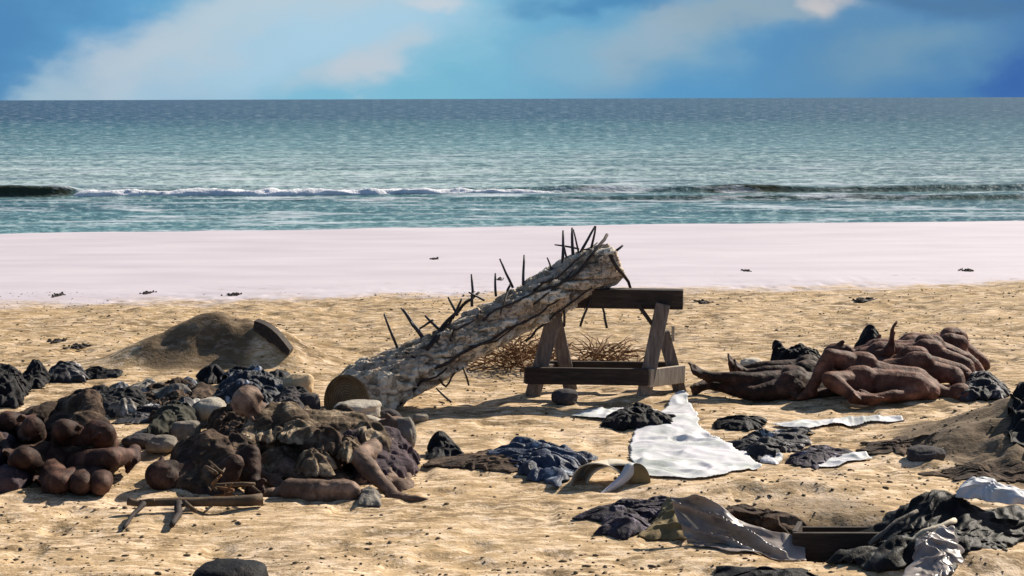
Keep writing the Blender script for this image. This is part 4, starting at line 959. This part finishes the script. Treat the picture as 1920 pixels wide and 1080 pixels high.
bent((15, 790, 9.55), (-20, 800, 9.5), (20, 825, 9.9), (50, 812, 10.2), (70, 806, 10.4), SKIN4, 'brown figure topmost at the left frame edge with orange sunlit knees', 26, zlow=.18, clothes=tunic(RAG2, True))

# ---------------------------------------------------------------- cloth litter at the left
GL = 'cloth litter behind the left heaps'
cloth('black_cloth', 'black cloth heap at the left edge behind the left figure heap', 'cloth', [(-30, 770), (30, 765), (55, 735), (40, 715), (-30, 720)], BLACK, h=.16, seed=51, amp=.07, group=GL)
cloth('black_cloth', 'black cloth with a pointed end, between the left edge and the black and white cloth', 'cloth', [(30, 735), (80, 728), (95, 712), (60, 706), (28, 718)], BLACK, h=.09, seed=52, amp=.07, bumps=[(70, 712, .12, .04, .05, 0)], group=GL)
cloth('black_cloth', 'black and white cloth lying left of the left sand mound', 'cloth', [(85, 717), (160, 718), (165, 703), (130, 698), (92, 700)], BLACKP, h=.09, seed=53, amp=.05, group=GL)
cloth('black_cloth', 'flat black cloth touching the left foot of the left sand mound', 'cloth', [(150, 712), (225, 708), (228, 698), (165, 696)], BLACK, h=.06, seed=54, amp=.05, group=GL)
cloth('black_cloth', 'crumpled dark cloth on open sand above the left figure heap', 'cloth', [(140, 772), (215, 785), (275, 770), (265, 745), (190, 735), (138, 742)], BLACK, h=.10, seed=55, amp=.07, group=GL)
cloth('pale_rag', 'torn pale rag edging the crumpled dark cloth', 'rag', [(205, 795), (290, 792), (315, 772), (280, 758), (250, 778)], BLACKP, h=.03, seed=56, amp=.05, group=GL)
cloth('rag_litter', 'brown torn rags in front of the left sand mound', 'rag', [(250, 755), (330, 775), (390, 760), (380, 728), (300, 722)], RAG2, h=.05, seed=57, amp=.08, rag=.09, group=GL)
cloth('black_cloth', 'black and pale blue cloth behind the round head of the middle heap', 'cloth', [(390, 765), (450, 778), (530, 768), (540, 735), (490, 716), (420, 722)], simple('black_blue_cloth', [(.4, (.008, .009, .014)), (.58, (.03, .035, .05)), (.64, (.35, .38, .45)), (.8, (.5, .52, .58))], 9, .6, bs=.8, bd=.02), h=.10, seed=58, amp=.09, rag=.06, group=GL)
cloth('grey_rag', 'grey and white rag between the black and blue cloth and the stones', 'rag', [(350, 800), (430, 800), (420, 770), (360, 768)], simple('grey_white_rag', [(.4, (.08, .07, .06)), (.55, (.22, .20, .17)), (.65, (.55, .52, .47))], 9, .9, bs=.8, bd=.02), h=.09, seed=59, amp=.08, group=GL)
cloth('dark_bundle', 'dark bundle between the round head and the log cut end', 'bundle', [(500, 795), (570, 800), (580, 770), (520, 762)], STONED, h=.13, seed=60, amp=.05)
rs_ = random.Random(77)
grey_ = bpy.data.materials['grey_white_rag']; blue_ = bpy.data.materials['black_blue_cloth']
for lab, mats_, spots in (
    ('small dark cloth scrap littering sand below the left mound', (BLACK, BLACKP, blue_), [(300, 742), (352, 728), (398, 712), (455, 712), (520, 712), (556, 752), (340, 770), (225, 735), (560, 790)]),
    ('small tan or grey cloth scrap littering sand below the left mound', (RAG, grey_, RAG2), [(275, 732), (322, 752), (372, 745), (300, 790), (330, 800), (420, 790), (232, 775), (470, 722), (380, 780), (205, 758)])):
    for (px, py) in spots:
        w = rs_.uniform(18, 38); h_ = rs_.uniform(7, 13)
        cloth('cloth_scrap', lab, 'scrap', [(px-w, py+2), (px-w*.3, py+h_), (px+w*.8, py+h_*.7), (px+w, py-h_*.4), (px, py-h_)], rs_.choice(mats_), h=.07, seed=rs_.randint(200, 900), amp=.06, rag=.06, n=15, it=50, ang=rs_.uniform(0, 3), group=lab)
# plank on the mound
def plank():
    a = P(478, 600, 13.55); b = P(545, 655, 13.35)
    bm = bmesh.new(); n = 14; rnd = random.Random(5); 
    pts = [a.lerp(b, i/n)+Vector((0, 0, .05*math.sin(PI*i/n))) for i in range(n+1)]
    top = []; 
    for i, p in enumerate(pts):
        w = .03+.07*math.sin(PI*min(1, i/n*.75+.2))*1.2
        q = [p+Vector((-.01, -.06, -w+rnd.uniform(-.01, .01))), p+Vector((0, -.05, .0)), p+Vector((.02, .05, .008)), p+Vector((0, .05, -w))]
        top.append([bm.verts.new(v-a) for v in q])
    for r1, r2 in zip(top, top[1:]):
        for k in range(4): bm.faces.new((r1[k], r1[(k+1) % 4], r2[(k+1) % 4], r2[k]))
    bm.faces.new(top[0]); bm.faces.new(top[-1][::-1])
    o = bmobj('curved_board', bm, WOODD, bevel=.004); o.location = a; tag(o, 'curved dark board sticking out of the right side of the left sand mound', 'board')
plank()

# ---------------------------------------------------------------- centre: navy cloth, bag, white sheet
cloth('navy_cloth', 'long dark navy cloth with shiny pale streaks lying in front of the sawhorse', 'cloth', [(900, 862), (960, 880), (1010, 905), (1050, 912), (1075, 892), (1120, 866), (1070, 852), (1000, 842), (930, 846)], NAVY, h=.06, seed=81, ang=-.5, freq=6, amp=.10, n=44)
cloth('brown_rag', 'thin torn brown rag trailing left from the navy cloth', 'rag', [(795, 882), (870, 880), (960, 890), (1000, 880), (930, 850), (870, 856), (800, 868)], RAG2, h=.03, seed=82, ang=.1, freq=8, amp=.06, rag=.06)
cloth('black_cloth', 'black pointed cloth scrap at the left end of the brown rag', 'cloth', [(800, 862), (868, 858), (860, 842), (812, 838)], BLACK, h=.05, seed=83, amp=.05, bumps=[(824, 850, .12, .06, .08, 0)])
sheet('white_sheet', 'large white sheet spread on the sand right of centre, its far corner pointed', 'sheet', [(1180, 868), (1210, 895), (1300, 902), (1360, 893), (1430, 878), (1400, 850), (1350, 825), (1312, 800), (1309, 778), (1284, 742), (1255, 758), (1222, 782), (1188, 812), (1178, 835)], WHITE, seed=84, crease=.019, tip=(1284, 752, .05))
sheet('white_strip', 'narrow white cloth strip left of the black bundle', 'sheet', [(1065, 782), (1140, 790), (1220, 784), (1235, 772), (1180, 764), (1140, 770)], WHITE, seed=28, crease=.022, freq=4)
cloth('black_bundle', 'black cloth bundle lying on the left edge of the white sheet', 'bundle', [(1128, 800), (1180, 806), (1258, 806), (1262, 788), (1200, 784), (1140, 786)], BLACK, h=.10, seed=86, ang=.1, amp=.05)
def bag():
    g = GH(1130, 915); R = empty('cloth_bag', g); tag(R, 'open beige cloth bag slumped between the navy cloth and the white sheet', 'bag')
    # open shell: arch of stiff canvas
    def shell(pts_rows, mt, nm):
        V = []; nr = len(pts_rows); nc = len(pts_rows[0])
        for r_ in pts_rows: V += [tuple(p-Vector(R.location)) for p in r_]
        o = mesh_np(nm, np.array(V), grid_faces(nr, nc), mt); o.parent = R
        s_ = o.modifiers.new('sub', 'SUBSURF'); s_.levels = 2; s_.render_levels = 2
        s_ = o.modifiers.new('t', 'SOLIDIFY'); s_.thickness = .006
    f = [(1068, 920), (1070, 892), (1088, 870), (1120, 866), (1155, 876), (1172, 898)]
    b = [(1088, 905), (1098, 876), (1120, 862), (1160, 856), (1195, 866), (1205, 890)]
    shell([[P(x, y, 8.97) for x, y in f], [P(x+6, y-2, 9.1) for x, y in f], [P(x, y, 9.25) for x, y in b], [P(x+10, y+14, 9.0) for x, y in b]], BEIGE, 'shell')
    flap = [(1172, 868), (1165, 890), (1140, 912), (1118, 930)]; fl2 = [(1198, 872), (1185, 898), (1160, 916), (1135, 928)]
    shell([[P(x, y, 9.0-.05*i) for i, (x, y) in enumerate(flap)], [P((x+x2)/2, (y+y2)/2-4, 8.98-.05*i) for i, ((x, y), (x2, y2)) in enumerate(zip(flap, fl2))], [P(x, y, 9.03-.05*i) for i, (x, y) in enumerate(fl2)]], WHITE, 'flap')
    shell([[P(x, y, 9.0) for x, y in ((1180, 870), (1200, 866), (1215, 880), (1222, 905))], [P(x, y, 9.0) for x, y in ((1172, 900), (1185, 905), (1200, 908), (1215, 912))]], OCHRE, 'side')
bag()
GD = 'dark rags right of the white sheet'
cloth('black_rag', 'ragged black cloth strewn along the right edge of the white sheet', 'rag', [(1365, 835), (1420, 862), (1470, 850), (1520, 832), (1515, 815), (1470, 812), (1400, 818)], BLACKP, h=.05, seed=91, amp=.07, rag=.06, group=GD)
cloth('black_rag', 'small dark rag near the tip of the long white strip', 'rag', [(1340, 802), (1400, 808), (1440, 800), (1430, 788), (1350, 788)], BLACK, h=.04, seed=92, amp=.05, rag=.05, group=GD)
sheet('white_strip', 'long thin white strip in the shade in front of the right figure heap', 'sheet', [(1440, 800), (1520, 808), (1560, 800), (1640, 794), (1700, 790), (1690, 784), (1600, 786), (1500, 792)], WHITE, seed=37, crease=.022, freq=4)
sheet('white_strip', 'short white cloth on the sand right of the white sheet', 'sheet', [(1520, 880), (1580, 876), (1640, 864), (1620, 850), (1580, 856)], WHITE, seed=33, crease=.022, freq=4)
cloth('black_rag', 'dark rag between the white sheet and the short white cloth', 'rag', [(1470, 872), (1530, 880), (1570, 862), (1600, 850), (1540, 842), (1490, 850)], PURPLE, h=.04, seed=95, amp=.05, rag=.05, group=GD)
cloth('white_scrap', 'small white scrap against the black rag', 'sheet', [(1425, 868), (1455, 872), (1468, 855), (1430, 848)], WHITE, h=.03, seed=96, freq=5, amp=.03, rag=.01)
cloth('dark_rag', 'flat brown rag and weed at the left foot of the right sand mound', 'rag', [(1620, 850), (1700, 850), (1760, 830), (1690, 820), (1630, 832)], RAG2, h=.01, seed=97, amp=.04, rag=.08, group=GD)
cloth('dark_rag', 'dark rags on the near slope of the right sand mound', 'rag', [(1740, 890), (1830, 905), (1925, 905), (1925, 885), (1830, 878)], RAG2, h=.02, seed=98, amp=.04, rag=.07, group=GD)
g_ = GH(1900, 790)
cloth('red_cloth', 'dull red cloth on the crest of the right sand mound', 'cloth', [(1868, 768), (1925, 772), (1930, 755), (1880, 754)], RED, h=.03, seed=99, amp=.04)
cloth('black_cloth', 'black cloth over the shaded side of the right sand mound', 'cloth', [(1885, 850), (1950, 860), (1955, 778), (1905, 778)], BLACK, h=.03, seed=100, amp=.06, rag=.04)

# ---------------------------------------------------------------- lower right
cloth('plum_rag', 'dark plum ragged cloth left of the clear plastic sheet', 'rag', [(1068, 975), (1150, 985), (1240, 975), (1290, 955), (1300, 940), (1240, 938), (1150, 950)], PURPLE, h=.05, seed=101, amp=.07, rag=.05, ang=.1)
cloth('checked_rag', 'plum and white patterned rag in front of the plum cloth', 'rag', [(1118, 1002), (1180, 1010), (1230, 995), (1210, 978), (1150, 978)], PURPLE, h=.06, seed=102, amp=.05, rag=.03)
cloth('ochre_cloth', 'dull ochre cloth tucked under the left edge of the plastic sheet', 'cloth', [(1195, 1005), (1290, 1012), (1300, 975), (1255, 955)], OCHRE, h=.04, seed=103, amp=.04, rag=.02, bumps=[(1275, 980, .12, .12, .15, 0)])
def plastic():
    R = None
    rows = []
    # ridge line (far/top edge) and hem (near/bottom edge)
    topl = [(1256, 930, 7.95), (1300, 940, 7.95), (1350, 954, 7.93), (1400, 976, 7.9), (1450, 994, 7.86), (1508, 1010, 7.84)]
    botl = [(1298, 1046, 7.72), (1330, 1056, 7.68), (1370, 1066, 7.62), (1420, 1074, 7.58), (1470, 1076, 7.56), (1512, 1068, 7.6)]
    nu, nv = 90, 60
    def interp(l, t):
        x = t*(len(l)-1); i = min(int(x), len(l)-2); f = x-i; return P(*[l[i][k]*(1-f)+l[i+1][k]*f for k in range(3)])
    V = np.zeros((nv, nu, 3))
    for j in range(nv):
        for i in range(nu):
            u = i/(nu-1); v = j/(nv-1); a = interp(topl, u); b = interp(botl, u); p = a.lerp(b, v); V[j, i] = p
    U, W = np.meshgrid(np.linspace(0, 1, nu), np.linspace(0, 1, nv))
    wq = .35*(fbm(U*2, W*2, 111)-.5)
    n = fbm(U*1.3+2, (W-.55*U+wq)*3.6, 112, 1); rg = (1-np.abs(2*n-1)*2.2).clip(0, 1)**1.2
    n2 = fbm(U*2+W*2+wq*3, W*3-U*4, 113, 2); rg2 = (1-np.abs(2*n2-1)*2).clip(0, 1)
    off = (rg*.09+rg2*.02-.04)*np.sin(np.clip(U*1.1+.05, 0, 1)*PI)**.4
    V[..., 1] -= off*.7; V[..., 2] += off*.8
    gz = H(V[..., 0], V[..., 1])+.012; V[..., 2] = np.maximum(V[..., 2], gz)
    c = V.reshape(-1, 3).mean(0); base = Vector((c[0], c[1], Hs(c[0], c[1])))
    o = mesh_np('plastic_sheet', V.reshape(-1, 3)-np.array(base), grid_faces(nv, nu), PLASTIC); o.location = base
    s = o.modifiers.new('t', 'SOLIDIFY'); s.thickness = .003
    tag(o, 'creased translucent plastic sheet standing up between the plum rags and the pit', 'plastic sheet')
plastic()
cloth('black_cloth', 'black cloth crumpled under the near edge of the plastic sheet', 'cloth', [(1340, 1090), (1430, 1100), (1530, 1092), (1510, 1072), (1430, 1074), (1350, 1070)], BLACK, h=.03, seed=104, amp=.05)
cloth('black_cloth', 'dark cloth showing behind the ridge of the plastic sheet', 'cloth', [(1350, 975), (1430, 990), (1500, 1005), (1510, 990), (1440, 965), (1370, 958)], RAG2, h=.06, seed=105, amp=.06)
def boardbox():
    g = GH(1560, 1030); R = empty('sunken_box', g); tag(R, 'dark wooden box sunk in the pit beside the black clothes', 'box')
    def part(nm, a, b, w, t, sd):
        bm = bmesh.new(); board(bm, a, b, w, t, sd); o = bmobj(nm, bm, WOODD, bevel=.004); o.parent = R; o.matrix_parent_inverse = Matrix.Translation(-Vector(R.location))
    part('front_panel', P(1486, 1030, 7.78), P(1650, 1030, 7.78), .17, .025, (0, 1, 0))
    part('side_panel', P(1490, 1028, 7.80), P(1500, 1008, 8.2), .17, .025, (1, 0, 0))
    part('back_panel', P(1500, 1012, 8.3), P(1650, 1012, 8.3), .14, .025, (0, 1, 0))
boardbox()
cloth('black_clothes', 'big heap of black clothes piled at the lower right corner', 'clothes', [(1560, 1060), (1640, 1072), (1760, 1075), (1880, 1040), (1930, 1010), (1930, 965), (1840, 958), (1740, 955), (1660, 975), (1600, 1010)], BLACK2, h=.06, seed=106, ang=.75, freq=5, amp=.075, rag=.03, bumps=[(1755, 985, .13, .13, .16, .3)], n=54, it=90)
cloth('white_trimmed_cloth', 'pale pinkish cloth draped over the top of the black clothes heap', 'cloth', [(1790, 985), (1850, 990), (1930, 998), (1930, 980), (1850, 970), (1800, 972)], WHITE, h=.10, seed=107, ang=.1, freq=5, amp=.05, rag=.02, lift=.14)
cloth('plastic_sheet', 'dull grey translucent sheeting draped over the left of the black clothes heap', 'plastic sheet', [(1690, 1120), (1760, 1128), (1800, 1085), (1780, 1045), (1715, 1060)], PLASTIC, h=.04, seed=131, amp=.05, rag=.05, lift=.09, n=30)
def strap(pts, r, label, mt=WHITE):
    rnd = random.Random(int(pts[0][0])); w = [P(*p) for p in pts]; ww = []
    for a, b in zip(w, w[1:]): ww += wobble(a, b, 4, .04, rnd)[:-1]
    ww.append(w[-1]); c = ww[0].copy()
    bm = bmesh.new(); tube(bm, [p-c for p in ww], [r*(.7+.5*rnd.random()) for _ in ww], 8)
    o = bmobj('cloth_strap', bm, mt, smooth=True); o.location = c; tag(o, label, 'strap', 'pale straps on the black clothes'); return o
strap([(1672, 1058, 7.45), (1690, 1030, 7.48), (1730, 996, 7.55), (1790, 976, 7.68)], .013, 'long pale hem curving up over the left of the black clothes', BEIGE)
strap([(1765, 990, 7.55), (1785, 998, 7.5), (1780, 1020, 7.42), (1800, 1048, 7.38)], .016, 'pale hooked strap hanging down the front of the black clothes', BEIGE)
strap([(1630, 1020, 7.7), (1670, 985, 7.75), (1720, 958, 7.85)], .010, 'thin grey hem at the upper left of the black clothes', STONE)

# ---------------------------------------------------------------- dark dome at the bottom edge
gd = GH(430, 1122)
rock('dark_bundle', (gd.x, gd.y, gd.z+.05), (.17, .16, .12), 120, BLACK, 'round black bundle cut off by the bottom edge left of centre', 'bundle')

# ---------------------------------------------------------------- litter on the beach
GS = 'small clumps of seaweed along the strandline'
rnd = random.Random(21)
for (px, py, w, h, lb) in [(108, 640, 40, 7, 'dark weed clump on sand left of the left mound'), (150, 650, 60, 4, 'thin dark stick of weed just below the weed clump left of the mound'),
        (437, 553, 30, 6, 'dark weed clump on the strandline above the left mound'), (815, 486, 22, 2, 'faint grey weed streak alone on the pale wet sand'),
        (1815, 508, 26, 8, 'dark weed clump at the right end of the strandline'), (1320, 567, 28, 4, 'thin dark weed streak right of the sawhorse top'),
        (938, 524, 12, 6, 'small dark weed dot behind the log spikes'), (110, 554, 22, 5, 'weed clump at the left end of the strandline'), (275, 550, 26, 4, 'weed clump on the strandline left of centre'),
        (1620, 563, 60, 5, 'long faint weed patch on far sand at right'), (1400, 508, 20, 4, 'tiny weed clump on the strandline right of the log')]:
    g = GH(px, py); k = g.y/F; bm = bmesh.new()
    bmesh.ops.create_icosphere(bm, subdivisions=2, radius=1, matrix=Matrix.Diagonal((w*k*.3, .12, h*k*.3, 1)))
    for i in range(26):
        a = Vector((rnd.gauss(0, .33)*w*k*.7, rnd.gauss(0, .33)*.22, rnd.uniform(0, h*k*.35))); d = Vector((rnd.uniform(-1, 1), rnd.uniform(-1, 1)*.7, rnd.uniform(-.1, .25)))*w*k*.22
        pts = wobble(a, a+d, 3, .15, rnd); tube(bm, pts, [.008, .011, .009, .004], 5)
    o = bmobj('seaweed', bm, DTWIG, smooth=True); o.location = (g.x, g.y, g.z); tag(o, lb, 'seaweed', GS)

def pebbles():
    rs = np.random.RandomState(5); n = 9000
    Y = 6.3+rs.rand(n)**1.2*12.5; X = (rs.rand(n)-.5)*2*(Y*.36+.4)
    keep = fbm(X*1.1, Y*1.1, 70, 3)+.25*rs.rand(n) > .52; X = X[keep]; Y = Y[keep]; n = len(X)
    Z = H(X, Y); s = .003+.008*rs.rand(n)**5+.003*rs.rand(n)
    bm = bmesh.new(); bmesh.ops.create_icosphere(bm, subdivisions=1, radius=1)
    bv = np.array([v.co[:] for v in bm.verts]); bf = np.array([[v.index for v in f.verts] for f in bm.faces]); bm.free()
    a = rs.rand(n)*2*PI; ca, sa = np.cos(a), np.sin(a); st = 1+rs.rand(n)*1.6
    jit = 1+.35*(rs.rand(n, len(bv))-.5)
    bx = bv[None, :, 0]*st[:, None]*jit; by = bv[None, :, 1]*jit; bz = bv[None, :, 2]*jit*.7
    V = np.stack([X[:, None]+s[:, None]*(bx*ca[:, None]-by*sa[:, None]), Y[:, None]+s[:, None]*(bx*sa[:, None]+by*ca[:, None]), Z[:, None]+s[:, None]*(bz+.3)], -1).reshape(-1, 3)
    Fa = (bf[None]+(np.arange(n)*len(bv))[:, None, None]).reshape(-1, 3)
    m, nt, N, L, b = nodes('grit'); L.new(ramp(N, L, noise(N, L, geo(N), 3.5, 5, .8), [(.35, (.06, .042, .025)), (.55, (.18, .125, .07)), (.7, (.36, .26, .15))]), b.inputs['Base Color']); b.inputs['Roughness'].default_value = .95
    o = mesh_np('grit', V, Fa, m); tag(o, 'scattered grit and shell crumbs on the sand', 'grit', kind='stuff')
pebbles()
